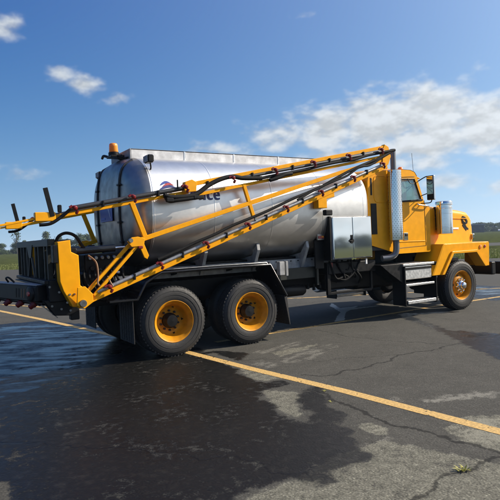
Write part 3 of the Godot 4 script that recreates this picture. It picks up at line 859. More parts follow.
func wheels() -> void:
	for ax in [[0.0, false], [1.37, false], [6.71, true]]:
		for s in [1.0, -1.0]:
			var w := part("wheel", truck)
			w.position = V(ax[0], 0.53, 1.22 * s)
			w.rotation.y = 0.0 if s > 0 else PI
			wheel_parts(w, ax[1], 0.30 if ax[1] else 0.275)
			w.rotation.z = 0.4 * ax[0]
			if not ax[1]:
				var w2 := part("inner_wheel", truck)
				w2.position = V(ax[0], 0.53, 0.90 * s)
				w2.rotation.y = 0.0 if s > 0 else PI
				put("tyre", B.new().lathe([Vector2(0.30, -0.02), Vector2(0.37, 0), Vector2(0.455, 0), Vector2(0.51, -0.03), Vector2(0.53, -0.055), Vector2(0.53, -0.22), Vector2(0.508, -0.245), Vector2(0.455, -0.275), Vector2(0.37, -0.275), Vector2(0.30, -0.255)], Vector3.ZERO, V(0, 0, 1), 48), M.rubber, w2)
				put("rim", B.new().lathe([Vector2(0.0, -0.06), Vector2(0.2, -0.06), Vector2(0.25, -0.1), Vector2(0.28, -0.02), Vector2(0.31, -0.01), Vector2(0.31, -0.03)], Vector3.ZERO, V(0, 0, 1), 32), M.rim, w2)
				put("brake_drum", B.new().lathe([Vector2(0.0, -0.12), Vector2(0.27, -0.13), Vector2(0.27, -0.27), Vector2(0.20, -0.30), Vector2(0, -0.31)], Vector3.ZERO, V(0, 0, 1), 28), M.black, w2)
		put("axle", B.new().tube([V(ax[0], 0.53, -1.0), V(ax[0], 0.53, 1.0)], 0.075, 12).lathe([Vector2(0, -0.2), Vector2(0.15, -0.16), Vector2(0.2, 0), Vector2(0.15, 0.16), Vector2(0, 0.2)], V(ax[0], 0.53, 0), V(1, 0, 0), 16), M.black, truck)

func sect(k: float, x: float, a := 1.15, bb := 0.875, cy := 2.225, nn := 2.6, C := 72) -> Array:
	var out := []
	for i in C:
		var t := TAU * i / C
		var c := cos(t)
		var s := sin(t)
		out.append(V(x, cy + k * bb * signf(s) * pow(absf(s), 2.0 / nn), k * a * signf(c) * pow(absf(c), 2.0 / nn)))
	return out

func tank_point(y: float) -> Array:   # [z of the near side at height y, tilt of the surface]
	var f := func(yy: float) -> float: return 1.15 * pow(1.0 - pow(absf((yy - 2.225) / 0.875), 2.6), 1.0 / 2.6)
	return [f.call(y), atan2(f.call(y - 0.02) - f.call(y + 0.02), 0.04)]

func head_x(y: float, z: float) -> float:   # rear head surface at (y, z)
	var k := pow(pow(absf(z) / 1.15, 2.6) + pow(absf(y - 2.225) / 0.875, 2.6), 1.0 / 2.6)
	for i in HEAD.size() - 1:
		if k <= HEAD[i + 1][0]:
			return lerpf(HEAD[i][1], HEAD[i + 1][1], (k - HEAD[i][0]) / (HEAD[i + 1][0] - HEAD[i][0]))
	return -0.24

const HEAD := [[0.0, -0.575], [0.2, -0.572], [0.4, -0.562], [0.6, -0.543], [0.74, -0.52], [0.82, -0.495], [0.88, -0.46], [0.93, -0.41], [0.965, -0.355], [0.988, -0.30], [1.0, -0.24]]

func tank() -> void:
	var rings := []
	# rear head: shallow dish, tight knuckle radius, then the shell, then the front head
	var head := []
	for q in HEAD:
		head.append(sect(maxf(q[0], 0.001), q[1]))
	rings.append(head[-1])
	var steps := 40
	for i in range(1, steps + 1):
		rings.append(sect(1.0, -0.24 + (4.02 + 0.24) * i / steps))
	for q in [[0.988, 4.08], [0.965, 4.13], [0.9, 4.19], [0.7, 4.24], [0.4, 4.26], [0.001, 4.27]]:
		rings.append(sect(q[0], q[1]))
	var t := put("tank", B.new().grid(rings), M.tank, truck)
	t.set_meta("label", "brushed stainless steel tank with rounded ends")
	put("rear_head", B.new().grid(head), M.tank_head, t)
	for x in [-0.21, 0.81, 1.91, 3.0, 3.98]:
		var rr := []
		for q in [[0.9995, -0.014], [1.002, -0.006], [1.0025, 0.0], [1.002, 0.006], [0.9995, 0.014]]:
			rr.append(sect(q[0], x + q[1]))
		put("seam", B.new().grid(rr), M.tank, t)
	# lettering on the near side
	var tp := tank_point(2.43)
	var tm := TextMesh.new()
	var fnt := SystemFont.new()
	fnt.font_names = PackedStringArray(["Droid Sans"])
	fnt.font_weight = 700
	tm.font = fnt
	tm.text = "ence"
	tm.font_size = 32
	tm.pixel_size = 0.0074
	tm.depth = 0.006
	tm.horizontal_alignment = HORIZONTAL_ALIGNMENT_LEFT
	tm.material = M.navy
	var tx := MeshInstance3D.new()
	tx.name = "lettering"
	tx.mesh = tm
	tx.position = V(0.375, 2.43, tp[0] + 0.006)
	tx.rotation.x = -tp[1]
	t.add_child(tx)
	# swoosh emblem
	for sw in [[M.navy, 2.525, 0.02, 0.28], [M.logo_red, 2.562, 0.07, 0.19], [M.blue, 2.592, 0.04, 0.18]]:
		var up := []
		var dn := []
		for i in 13:
			var s := i / 12.0
			var w: float = 0.018 * sin(PI * pow(s, 0.7)) + 0.002
			var y: float = 0.05 * sin(s * 2.6) - 0.02
			up.append(Vector2(s * sw[3], y + w)); dn.push_front(Vector2(s * sw[3], y - w))
		var q := tank_point(sw[1])
		put("emblem", B.new().prism(up + dn, V(-0.12 + sw[2], sw[1], q[0] + 0.004), V(1, 0, 0), V(0, cos(q[1]), -sin(q[1])), V(0, sin(q[1]), cos(q[1])) * 0.004, 0.001), sw[0], t)
	# rear head conduits with clamps, blue placard
	for zz in [0.62, -0.45]:
		var pts := []
		for i in 21:
			var y := lerpf(1.50, 2.225 + 0.86 * pow(1.0 - pow(absf(zz) / 1.15, 2.6), 1.0 / 2.6), i / 20.0)
			pts.append(V(head_x(y, zz) - 0.015, y, zz))
		put("conduit", B.new().tube(pts, 0.015, 8), M.dark_pipe, t)
		for y in [2.62, 2.05, 1.75]:
			put("clamp", B.new().box(V(head_x(y, zz) - 0.02, y, zz), V(0.04, 0.03, 0.10), 0.006), M.black, t)
	var pl := put("placard", B.new().box(V(-0.588, 2.19, 0.05), V(0.006, 0.21, 0.62), 0.002), M.blue, t)
	pl.set_meta("label", "blue placard on the tank's rear end")
	put("emblem", B.new().prism([Vector2(-0.02, 0.1), Vector2(0.01, 0.1), Vector2(0.10, -0.06), Vector2(0.09, -0.06)], V(-0.592, 2.19, 0.18), V(0, 0, 1), Vector3.UP, V(-0.003, 0, 0), 0.0005), M.white, t)
	put("emblem", B.new().box(V(-0.5935, 2.135, -0.10), V(0.003, 0.035, 0.20), 0.001), mat(Color(0.09, 0.14, 0.42), 0.5), t)
	# catwalk along the top
	var c := put("catwalk", B.new().box(V(1.6, 3.11, 0.455), V(3.75, 0.21, 0.02), 0.004).box(V(1.6, 3.11, -0.455), V(3.75, 0.21, 0.02), 0.004).box(V(1.6, 3.205, 0.44), V(3.75, 0.02, 0.05), 0.004).box(V(1.6, 3.205, -0.44), V(3.75, 0.02, 0.05), 0.004), M.white_alu, truck)
	put("deck", B.new().box(V(1.6, 3.115, 0), V(3.7, 0.03, 0.88), 0.004), M.aluminium, c)
	put("end_plate", B.new().box(V(-0.285, 3.11, 0), V(0.02, 0.21, 0.93), 0.004), M.grey_paint, c)
	for x in [0.65, 1.6, 2.55]:
		put("joint", B.new().box(V(x, 3.11, 0.467), V(0.03, 0.19, 0.006), 0.002), M.aluminium, c)
	for x in [0.4, 1.6, 2.8]:
		put("hatch", B.new().lathe([Vector2(0.25, 0), Vector2(0.25, 0.05), Vector2(0.2, 0.075), Vector2(0, 0.085)], V(x, 3.13, 0), Vector3.UP, 24), M.aluminium, c)
	# roof lamps and beacon
	for s in [1.0, -1.0]:
		var l := part("work_lamp", truck)
		l.position = V(-0.2 if s > 0 else -0.34, 2.97, 1.0 * s)
		put("housing", B.new().box(V(0, 0, 0), V(0.10, 0.12, 0.20), 0.02), M.black, l)
		put("lens", B.new().box(V(-0.053, 0, 0), V(0.008, 0.09, 0.165), 0.003), M.grey_paint, l)
		put("bracket", B.new().hose([V(0.02, -0.05, 0), V(0.04, -0.12, -0.03 * s), V(0.03, -0.2, -0.06 * s)], 0.012, 6), M.black, l)
	var bk := part("beacon", truck)
	bk.position = V(-0.42, 3.18, 0.06)
	put("base", B.new().lathe([Vector2(0.085, -0.03), Vector2(0.085, 0.02), Vector2(0.075, 0.03), Vector2(0, 0.03)], Vector3.ZERO, Vector3.UP, 24), M.black, bk)
	var bd := put("dome", B.new().lathe([Vector2(0.068, 0.028), Vector2(0.075, 0.04), Vector2(0.07, 0.075), Vector2(0.072, 0.08), Vector2(0.068, 0.115), Vector2(0.07, 0.12), Vector2(0.064, 0.16), Vector2(0.05, 0.172), Vector2(0, 0.176)], Vector3.ZERO, Vector3.UP, 28), M.amber, bk)
	bd.set_meta("label", "amber beacon dome")
	put("bracket", B.new().box(V(0.08, -0.05, 0.02), V(0.34, 0.03, 0.26), 0.006).hose([V(-0.05, -0.04, -0.1), V(-0.09, 0.0, -0.24), V(-0.08, -0.02, -0.36)], 0.022, 8).hose([V(0.0, -0.03, 0.08), V(0.05, -0.09, 0.2), V(0.12, -0.1, 0.34)], 0.016, 8).hose([V(0.05, 0.0, -0.2), V(0.1, -0.08, 0.0), V(0.2, -0.1, 0.1)], 0.014, 8), M.black, bk)
	for k in 4:
		put("hose", B.new().hose([V(0.1, -0.02, -0.1 + k * 0.06), V(0.02, 0.0 - 0.02 * k, 0.0 + k * 0.07), V(0.08, -0.12, 0.1 + k * 0.08), V(0.1, -0.2, 0.12 + k * 0.08)], 0.011, 6), M.hose, bk)

func chassis() -> void:
	for s in [1.0, -1.0]:
		put("frame_rail", B.new().prism([Vector2(-0.04, -0.14), Vector2(0.04, -0.14), Vector2(0.04, -0.125), Vector2(-0.025, -0.125), Vector2(-0.025, 0.125), Vector2(0.04, 0.125), Vector2(0.04, 0.14), Vector2(-0.04, 0.14)], V(-1.6, 0.93, 0.43 * s), V(0, 0, -s), Vector3.UP, V(9.2, 0, 0), 0.003), M.black, truck)
		var sr := put("subframe_rail", B.new().box(V(1.85, 1.235, 0.72 * s), V(4.3, 0.17, 0.09), 0.006), M.grey_paint, truck)
		for k in 26:
			if s > 0 and k > 6:
				put("bolt", B.new().lathe([Vector2(0.013, 0), Vector2(0.012, 0.012), Vector2(0, 0.013)], V(-0.2 + k * 0.16, 1.285, 0.765), V(0, 0, 1), 6), M.black, sr)
		for x in [0.7, 1.7, 2.75, 3.6]:
			put("saddle", B.new().prism([Vector2(0.45, 1.16), Vector2(0.8, 1.16), Vector2(0.99, 1.52), Vector2(0.97, 1.63), Vector2(0.80, 1.43), Vector2(0.45, 1.37)], V(x - 0.03, 0, 0), V(0, 0, s), Vector3.UP, V(0.06, 0, 0), 0.005), M.grey_paint, truck)
	for x in [-1.5, -0.6, 0.68, 2.4, 3.4, 4.4, 7.4]:
		put("crossmember", B.new().box(V(x, 0.93, 0), V(0.1, 0.2, 0.8), 0.01), M.black, truck)
	put("subframe_deck", B.new().box(V(1.85, 1.28, 0), V(4.2, 0.16, 1.3), 0.01), M.black, truck)
	put("drive_shaft", B.new().tube([V(1.2, 0.6, 0), V(4.6, 0.78, 0)], 0.055, 12), M.black, truck)
	put("gearbox", B.new().box(V(5.2, 0.8, 0), V(1.3, 0.5, 0.5), 0.08), M.black, truck)
	put("engine_block", B.new().box(V(6.4, 1.05, 0), V(1.5, 0.75, 0.7), 0.08), M.black, truck)
	# near-side equipment hanging from the rail
	put("side_panel", B.new().box(V(2.55, 1.06, 0.86), V(0.95, 0.20, 0.03), 0.006).box(V(2.15, 1.02, 0.9), V(0.05, 0.34, 0.06), 0.006).box(V(3.0, 1.0, 0.9), V(0.05, 0.36, 0.06), 0.006), M.olive, truck)
	put("valve_box", B.new().box(V(2.14, 1.18, 0.98), V(0.11, 0.24, 0.10), 0.01).box(V(2.27, 1.17, 0.97), V(0.05, 0.26, 0.05), 0.008), M.grey_paint, truck)
	for y in [[2.50, 0.74, 0.72], [2.45, 0.66, -0.6], [3.6, 0.72, -0.62]]:
		put("air_tank", B.new().lathe([Vector2(0, -0.33), Vector2(0.08, -0.32), Vector2(0.105, -0.27), Vector2(0.105, 0.27), Vector2(0.08, 0.32), Vector2(0, 0.33)], V(y[0], y[1], y[2]), V(1, 0, 0), 20), M.black, truck)
	for k in 5:
		put("fitting", B.new().lathe([Vector2(0, -0.03), Vector2(0.03, -0.03), Vector2(0.03, 0.02), Vector2(0.018, 0.03), Vector2(0.018, 0.08), Vector2(0, 0.08)], V(2.78 + k * 0.14, 0.74 + 0.03 * (k % 2), 0.72), Vector3.UP, 10), M.black, truck)
	put("support_frame", B.new().bar(V(3.22, 1.2, 0.95), V(3.22, 0.62, 0.95), 0.06, 0.08, V(1, 0, 0)).bar(V(3.22, 0.64, 0.95), V(4.3, 0.64, 0.95), 0.05, 0.05).bar(V(4.3, 1.2, 0.95), V(4.3, 0.64, 0.95), 0.05, 0.05, V(1, 0, 0)).box(V(3.8, 1.1, 0.75), V(1.2, 0.22, 0.5), 0.02).box(V(3.75, 0.85, 0.6), V(0.9, 0.34, 0.35), 0.05), M.black, truck)
	var hr := RandomNumberGenerator.new()
	hr.seed = 3
	for k in 9:
		var x := 3.2 + hr.randf() * 1.0
		var e := 3.1 + hr.randf() * 1.3
		put("hose", B.new().hose([V(x, 1.24, 0.9 + hr.randf() * 0.2), V(lerpf(x, e, 0.3), 1.1 - hr.randf() * 0.2, 1.0), V(lerpf(x, e, 0.7), 0.85 + hr.randf() * 0.2, 0.98), V(e, 0.75 + hr.randf() * 0.3, 0.8)], 0.010 + hr.randf() * 0.012, 7), M.hose, truck)
	put("tag", B.new().box(V(3.27, 1.17, 1.0), V(0.05, 0.09, 0.02), 0.004), M.red, truck)
	put("tag", B.new().box(V(4.05, 1.2, 1.1), V(0.04, 0.11, 0.02), 0.004), M.white, truck)
	# fuel tank on the far side, battery box ahead of the near front wheel step
	put("fuel_tank", B.new().lathe([Vector2(0, -0.55), Vector2(0.27, -0.54), Vector2(0.3, -0.5), Vector2(0.3, 0.5), Vector2(0.27, 0.54), Vector2(0, 0.55)], V(4.9, 0.75, -0.85), V(1, 0, 0), 28), M.aluminium, truck)
	# front bumper and plough frame
	var fb := put("front_bumper", B.new().box(V(7.95, 0.82, 0), V(0.16, 0.30, 2.3), 0.03).box(V(8.3, 0.78, 0.6), V(0.7, 0.22, 0.12), 0.02).box(V(8.3, 0.78, -0.6), V(0.7, 0.22, 0.12), 0.02).box(V(8.62, 0.78, 0), V(0.12, 0.3, 1.9), 0.02), M.black, truck)
	fb.set_meta("label", "black front bumper with forward frame")
	# mudguards over the tandem
	for s in [1.0, -1.0]:
		var z0: float = 0.55 * s
		var g := put("mudguard", B.new().prism([Vector2(-0.98, 0.90), Vector2(-0.56, 0.90), Vector2(-0.42, 1.13), Vector2(-0.2, 1.255), Vector2(1.72, 1.255), Vector2(2.02, 0.72), Vector2(2.05, 0.735), Vector2(1.74, 1.285), Vector2(-0.22, 1.285), Vector2(-0.46, 1.15), Vector2(-0.58, 0.93), Vector2(-0.98, 0.93)], V(0, 0, z0), Vector3.RIGHT, Vector3.UP, V(0, 0, 0.72 * s), 0.006), M.black_gloss, truck)
		put("edge_rail", B.new().tube([V(-0.55, 0.97, 1.28 * s), V(-0.44, 1.15, 1.28 * s), V(-0.2, 1.275, 1.28 * s), V(0.8, 1.285, 1.28 * s), V(1.72, 1.275, 1.28 * s), V(2.03, 0.74, 1.28 * s)], 0.02, 8), M.black_gloss, g)
		put("edge_trim", B.new().tube([V(-0.2, 1.31, 1.20 * s), V(0.8, 1.315, 1.20 * s), V(1.70, 1.31, 1.20 * s), V(1.98, 0.86, 1.24 * s)], 0.012, 8), M.steel, g)
		var f := put("mud_flap", B.new().box(V(-0.64, 0.59, 0.95 * s), V(0.014, 0.62, 0.60), 0.004), M.rubber, truck)
		for k in 5:
			put("rib", B.new().box(V(-0.649, 0.59, (0.75 + 0.1 * k) * s), V(0.008, 0.58, 0.012), 0.002), M.rubber, f)
		put("mud_flap", B.new().prism([Vector2(1.99, 0.74), Vector2(2.05, 0.74), Vector2(2.10, 0.24), Vector2(2.085, 0.24)], V(0, 0, 0.66 * s), Vector3.RIGHT, Vector3.UP, V(0, 0, 0.6 * s), 0.003), M.rubber, truck)
		for x in [0.2, 1.2]:
			put("guard_bracket", B.new().bar(V(x, 1.15, 0.45 * s), V(x, 1.24, 0.9 * s), 0.05, 0.05), M.black, truck)

func cabinet() -> void:
	# polished cabinet between tank and cab, doors leaning back a little
	var c := put("cabinet", B.new().prism([Vector2(0.80, 1.28), Vector2(1.19, 1.28), Vector2(1.181, 2.05), Vector2(0.80, 2.05)], V(3.15, 0, 0), V(0, 0, 1), Vector3.UP, V(0.98, 0, 0), 0.01), M.grey_paint, truck)
	c.set_meta("label", "polished steel tool cabinet with two doors")
	var tilt := Basis(V(1, 0, 0), -0.0125)
	for k in 2:
		var dr := put("door", B.new().box(V(3.405 + k * 0.475, 1.665, 1.196), V(0.462, 0.745, 0.018), 0.005, tilt), M.mirror_steel, c)
		if k == 0:
			put("hinge", B.new().tube([V(3.17, 1.32, 1.205), V(3.17, 2.02, 1.188)], 0.008, 6), M.chrome, c)
	put("latch", B.new().lathe([Vector2(0, 0.012), Vector2(0.045, 0.012), Vector2(0.05, 0.0)], V(3.60, 1.60, 1.21), V(0, 0, 1), 20).box(V(3.6, 1.66, 1.222), V(0.02, 0.10, 0.02), 0.004).box(V(3.575, 1.60, 1.225), V(0.07, 0.02, 0.02), 0.004), M.black, c)
	put("side_post", B.new().box(V(3.12, 1.66, 1.0), V(0.04, 0.80, 0.38), 0.006), M.black, c)
	# bracket with amber marker lamp behind the cabinet
	var lp := part("marker_lamp", truck)
	lp.position = V(3.0, 1.69, 1.04)
	put("housing", B.new().box(V(0, 0, 0), V(0.16, 0.11, 0.04), 0.008), M.steel, lp)
	put("lens", B.new().box(V(0, 0.0, 0.024), V(0.13, 0.05, 0.014), 0.005), M.red_lens, lp)
	put("lens", B.new().box(V(0.03, 0.008, 0.029), V(0.05, 0.03, 0.014), 0.004), M.amber, lp)
	put("lamp_panel", B.new().box(V(3.0, 1.45, 0.98), V(0.2, 0.66, 0.04), 0.006), M.black, truck)

func cab() -> void:
	var Z := 1.02
	# shell: side profile extruded; the roof crowns between the sides
	var prof := [Vector2(4.24, 1.50), Vector2(5.02, 1.29), Vector2(5.98, 1.29), Vector2(6.0, 2.20), Vector2(5.86, 2.28), Vector2(5.63, 2.86), Vector2(5.57, 2.94), Vector2(5.45, 2.98), Vector2(5.1, 2.985), Vector2(4.7, 2.95), Vector2(4.35, 2.90), Vector2(4.27, 2.86), Vector2(4.24, 2.76)]
	var win := [Vector2(5.06, 2.33), Vector2(5.74, 2.37), Vector2(5.55, 2.80), Vector2(5.06, 2.79)]
	var body := part("cab", truck)
	# near and far side skins with a real window opening
	for s in [1.0, -1.0]:
		var b := B.new()
		var low := [prof[0], prof[1], prof[2], prof[3], prof[4], Vector2(5.80, 2.41), win[1], win[0], Vector2(4.24, 2.33)]
		var rear := [Vector2(4.24, 2.33), win[0], win[3], Vector2(5.06, 2.985), Vector2(4.7, 2.95), Vector2(4.35, 2.90), Vector2(4.27, 2.86), Vector2(4.24, 2.76)]
		var top := [win[3], win[2], Vector2(5.63, 2.86), Vector2(5.57, 2.94), Vector2(5.45, 2.98), Vector2(5.06, 2.985)]
		var pil := [win[1], Vector2(5.80, 2.41), Vector2(5.63, 2.86), win[2]]
		for p in [low, rear, top, pil]:
			b.prism(p, V(0, 0, (Z - 0.035) * s), Vector3.RIGHT, Vector3.UP, V(0, 0, 0.035 * s), 0.0005)
		put("side_panel", b, M.yellow, body)
		var gl := put("window", B.new().prism(win, V(0, 0, (Z - 0.025) * s), Vector3.RIGHT, Vector3.UP, V(0, 0, 0.006 * s), 0.001), M.glass, body)
		gl.set_meta("label", "tinted green side window")
		var seal := B.new()
		for k in 4:
			var a: Vector2 = win[k]
			var c: Vector2 = win[(k + 1) % 4]
			seal.tube([V(a.x, a.y, (Z + 0.002) * s), V(c.x, c.y, (Z + 0.002) * s)], 0.013, 6)
		put("window_seal", seal, M.black, body)
		put("window_divider", B.new().bar(V(5.08, 2.335, (Z + 0.006) * s), V(5.78, 2.375, (Z + 0.006) * s), 0.02, 0.035, Vector3.UP), M.black, body)
		# pressed panel behind the door, door shut lines and drip rail
		var fr := B.new()
		var pp := []
		for k in 25:
			var a := TAU * k / 24.0
			pp.append(V(4.58 + 0.19 * signf(cos(a)) * pow(absf(cos(a)), 0.45), 2.58 + 0.26 * signf(sin(a)) * pow(absf(sin(a)), 0.4), Z * s))
		fr.tube(pp, 0.010, 6, false)
		put("pressed_panel", fr, M.yellow, body)
		put("rear_slot", B.new().prism([Vector2(4.30, 2.46), Vector2(4.345, 2.46), Vector2(4.35, 2.78), Vector2(4.31, 2.80)], V(0, 0, Z * s), Vector3.RIGHT, Vector3.UP, V(0, 0, 0.006 * s), 0.002), M.black, body)
		put("rear_grille", B.new().box(V(4.37, 2.0, (Z + 0.004) * s), V(0.15, 0.60, 0.016), 0.004), M.black, body)
		var dl := B.new()
		dl.tube([V(5.02, 1.40, Z * s), V(5.02, 2.36, Z * s), V(5.02, 2.82, Z * s), V(5.56, 2.85, Z * s)], 0.007, 5)
		dl.tube([V(5.83, 2.36, Z * s), V(5.84, 1.42, Z * s), V(5.02, 1.40, Z * s)], 0.006, 5)
		put("door_seam", dl, M.black, body)
		put("body_crease", B.new().bar(V(5.04, 1.53, (Z + 0.004) * s), V(5.82, 1.52, (Z + 0.004) * s), 0.012, 0.02, Vector3.UP, 0.004), M.yellow, body)
		var dh := put("door_handle", B.new().box(V(5.24, 1.63, (Z + 0.006) * s), V(0.12, 0.15, 0.014), 0.006), M.chrome, body)
		put("latch", B.new().box(V(5.25, 1.66, (Z + 0.016) * s), V(0.07, 0.05, 0.02), 0.006), M.black, dh)
		put("grab_handle", B.new().hose([V(5.62, 2.30, (Z + 0.01) * s), V(5.60, 2.27, (Z + 0.05) * s), V(5.9, 2.24, (Z + 0.05) * s), V(5.92, 2.26, (Z + 0.01) * s)], 0.014, 8), M.chrome, body)
	# roof, back wall, windscreen, floor, dash
	var rings := []
	for p in [Vector2(4.24, 2.74), Vector2(4.27, 2.86), Vector2(4.35, 2.905), Vector2(4.7, 2.955), Vector2(5.1, 2.99), Vector2(5.45, 2.985), Vector2(5.57, 2.945), Vector2(5.64, 2.86)]:
		var row := []
		for k in 17:
			var t := k / 16.0 * 2.0 - 1.0
			row.append(V(p.x + (0.06 * (1.0 - t * t) if p.x > 5.5 else 0.0), p.y + 0.07 * (1.0 - pow(absf(t), 2.5)), t * (Z + 0.004)))
		rings.append(row)
	var rf := put("roof", B.new().grid(rings, false), M.yellow, body)
	for k in 5:
		put("roof_lamp", B.new().lathe([Vector2(0.055, 0), Vector2(0.05, 0.03), Vector2(0.03, 0.05), Vector2(0, 0.055)], V(5.42, 3.005 + 0.05 * (1.0 - pow(absf(k - 2) / 2.0 * 0.78, 2.0)), -0.78 + k * 0.39), Vector3.UP, 14), M.amber, rf)
	put("roof_lamp", B.new().lathe([Vector2(0.03, 0), Vector2(0.028, 0.03), Vector2(0, 0.04)], V(5.60, 2.93, 0.93), Vector3.UP, 10), M.red_lens, rf)
	put("visor", B.new().prism([Vector2(5.60, 2.90), Vector2(5.84, 2.82), Vector2(5.845, 2.835), Vector2(5.61, 2.92)], V(0, 0, -0.92), Vector3.RIGHT, Vector3.UP, V(0, 0, 1.84), 0.003), M.yellow, body)
	put("antenna", B.new().tube([V(5.68, 2.86, 0.9), V(5.62, 3.35, 0.92)], 0.004, 5), M.black, body)
	put("back_wall", B.new().box(V(4.255, 2.12, 0), V(0.03, 1.25, 2.0), 0.01), M.yellow, body)
	put("floor", B.new().box(V(5.1, 1.42, 0), V(1.7, 0.08, 1.98), 0.01), M.interior, body)
	put("dashboard", B.new().box(V(5.75, 2.05, 0), V(0.4, 0.4, 1.95), 0.08), M.interior, body)
	for s in [0.5, -0.5]:
		put("seat", B.new().box(V(4.75, 1.75, s), V(0.5, 0.2, 0.5), 0.07).box(V(4.52, 2.05, s), V(0.18, 0.55, 0.48), 0.07), M.interior, body)
	put("steering_wheel", B.new().lathe([Vector2(0.20, -0.015), Vector2(0.225, -0.01), Vector2(0.225, 0.01), Vector2(0.20, 0.015), Vector2(0.19, 0), Vector2(0.20, -0.015)], V(5.38, 2.33, -0.5), V(-0.75, 0.65, 0).normalized(), 28), M.black, body)
	put("windscreen", B.new().prism([Vector2(5.86, 2.28), Vector2(5.872, 2.28), Vector2(5.662, 2.88), Vector2(5.65, 2.88)], V(0, 0, -0.97), Vector3.RIGHT, Vector3.UP, V(0, 0, 1.94), 0.001), M.glass, body)
	put("wiring_loop", B.new().hose([V(5.33, 2.80, 1.04), V(5.38, 2.72, 1.05), V(5.47, 2.70, 1.05), V(5.53, 2.72, 1.04)], 0.008, 6), M.black, body)
	# hood
	var hood := part("hood", truck)
	var hr := []
	for q in [[5.98, 0.92, 2.27], [6.3, 0.88, 2.25], [6.8, 0.83, 2.21], [7.3, 0.79, 2.17], [7.58, 0.77, 2.13], [7.70, 0.75, 2.05], [7.75, 0.73, 1.95]]:
		var row := []
		var w: float = q[1]
		var h: float = q[2]
		row.append(V(q[0], 1.40, w + 0.02))
		row.append(V(q[0], 1.8, w + 0.01))
		row.append(V(q[0], h - 0.16, w))
		for k in 7:
			var a := PI / 2.0 * k / 6.0
			row.append(V(q[0], h - 0.12 + 0.12 * sin(a), w - 0.12 + 0.12 * cos(a)))
		for k in 7:
			var t := 1.0 - k / 3.0
			row.append(V(q[0], h + 0.035 * (1.0 - t * t), (w - 0.13) * t))
		for k in 7:
			var a := PI / 2.0 * (1.0 - k / 6.0)
			row.append(V(q[0], h - 0.12 + 0.12 * sin(a), -(w - 0.12 + 0.12 * cos(a))))
		row.append(V(q[0], h - 0.16, -w))
		row.append(V(q[0], 1.8, -w - 0.01))
		row.append(V(q[0], 1.40, -w - 0.02))
		hr.append(row)
	put("shell", B.new().grid(hr, false), M.yellow, hood)
	put("nose", B.new().box(V(7.735, 1.66, 0), V(0.04, 0.56, 1.46), 0.015), M.yellow, hood)
	put("grille", B.new().box(V(7.765, 1.6, 0), V(0.03, 0.6, 1.0), 0.01), M.chrome, hood)
	for s in [1.0, -1.0]:
		put("headlamp", B.new().box(V(7.72, 1.56, 0.78 * s), V(0.08, 0.13, 0.09), 0.03), M.chrome, hood)
		put("crease", B.new().bar(V(6.05, 2.02, 0.905 * s), V(7.5, 1.97, 0.795 * s), 0.01, 0.016, Vector3.UP, 0.003), M.yellow, hood)
		put("model_plate", B.new().bar(V(6.85, 1.76, 0.848 * s), V(7.18, 1.755, 0.818 * s), 0.012, 0.04, Vector3.UP, 0.002), M.white, hood)
		# black emblem: bent strokes on the hood side
		var e := B.new()
		for st in [[[7.36, 2.01], [7.47, 1.98], [7.55, 1.89]], [[7.55, 1.89], [7.46, 1.86], [7.34, 1.90]], [[7.35, 2.00], [7.36, 1.92], [7.44, 1.83]], [[7.44, 1.83], [7.50, 1.76], [7.58, 1.72]], [[7.36, 1.84], [7.42, 1.77], [7.50, 1.70]]]:
			for k in 2:
				var zz := func(x: float) -> float: return (0.92 - (x - 5.98) * 0.098 + 0.014) * s
				var p: Array = st[k]
				var r: Array = st[k + 1]
				e.bar(V(p[0], p[1], zz.call(p[0])), V(r[0], r[1], zz.call(r[0])), 0.012, 0.055, Vector3.UP, 0.004)
		put("emblem", e, M.black, hood)
	# front fenders: flat tops, angular wheel openings with a raised lip
	for s in [1.0, -1.0]:
		var outer := [Vector2(5.79, 0.80), Vector2(6.13, 1.40), Vector2(6.16, 1.43), Vector2(7.66, 1.43), Vector2(7.68, 1.40), Vector2(7.66, 0.90)]
		var f := part("front_fender", truck)
		put("top", B.new().prism([Vector2(5.76, 0.80), Vector2(6.11, 1.40), Vector2(6.15, 1.435), Vector2(7.67, 1.435), Vector2(7.69, 1.40), Vector2(7.67, 0.90), Vector2(7.64, 0.90), Vector2(7.66, 1.39), Vector2(7.64, 1.41), Vector2(6.17, 1.41), Vector2(6.14, 1.39), Vector2(5.79, 0.80)], V(0, 0, 0.60 * s), Vector3.RIGHT, Vector3.UP, V(0, 0, 0.62 * s), 0.005), M.yellow, f)
		put("side", B.new().prism([Vector2(5.78, 0.80), Vector2(6.13, 1.40), Vector2(6.17, 1.425), Vector2(7.65, 1.425), Vector2(7.67, 1.40), Vector2(7.65, 0.90), Vector2(7.47, 0.90), Vector2(7.18, 1.22), Vector2(6.42, 1.22), Vector2(6.10, 0.80)], V(0, 0, 1.20 * s), Vector3.RIGHT, Vector3.UP, V(0, 0, 0.026 * s), 0.006), M.yellow, f)
		put("arch_lip", B.new().prism([Vector2(6.02, 0.80), Vector2(6.37, 1.27), Vector2(7.21, 1.27), Vector2(7.55, 0.90), Vector2(7.47, 0.90), Vector2(7.18, 1.22), Vector2(6.42, 1.22), Vector2(6.10, 0.80)], V(0, 0, 1.0 * s), Vector3.RIGHT, Vector3.UP, V(0, 0, 0.265 * s), 0.006), M.yellow, f)
		put("marker_lamp", B.new().lathe([Vector2(0.045, 0), Vector2(0.04, 0.015), Vector2(0, 0.022)], V(7.36, 1.33, 1.228 * s), V(0, 0, s), 14), M.amber, f)
		put("marker_lamp", B.new().lathe([Vector2(0.035, 0), Vector2(0.03, 0.012), Vector2(0, 0.018)], V(7.52, 1.335, 1.228 * s), V(0, 0, s), 14), M.red_lens, f)
		# air cleaner
		var a := part("air_cleaner", truck)
		a.position = V(6.40, 1.985, 1.06 * s)
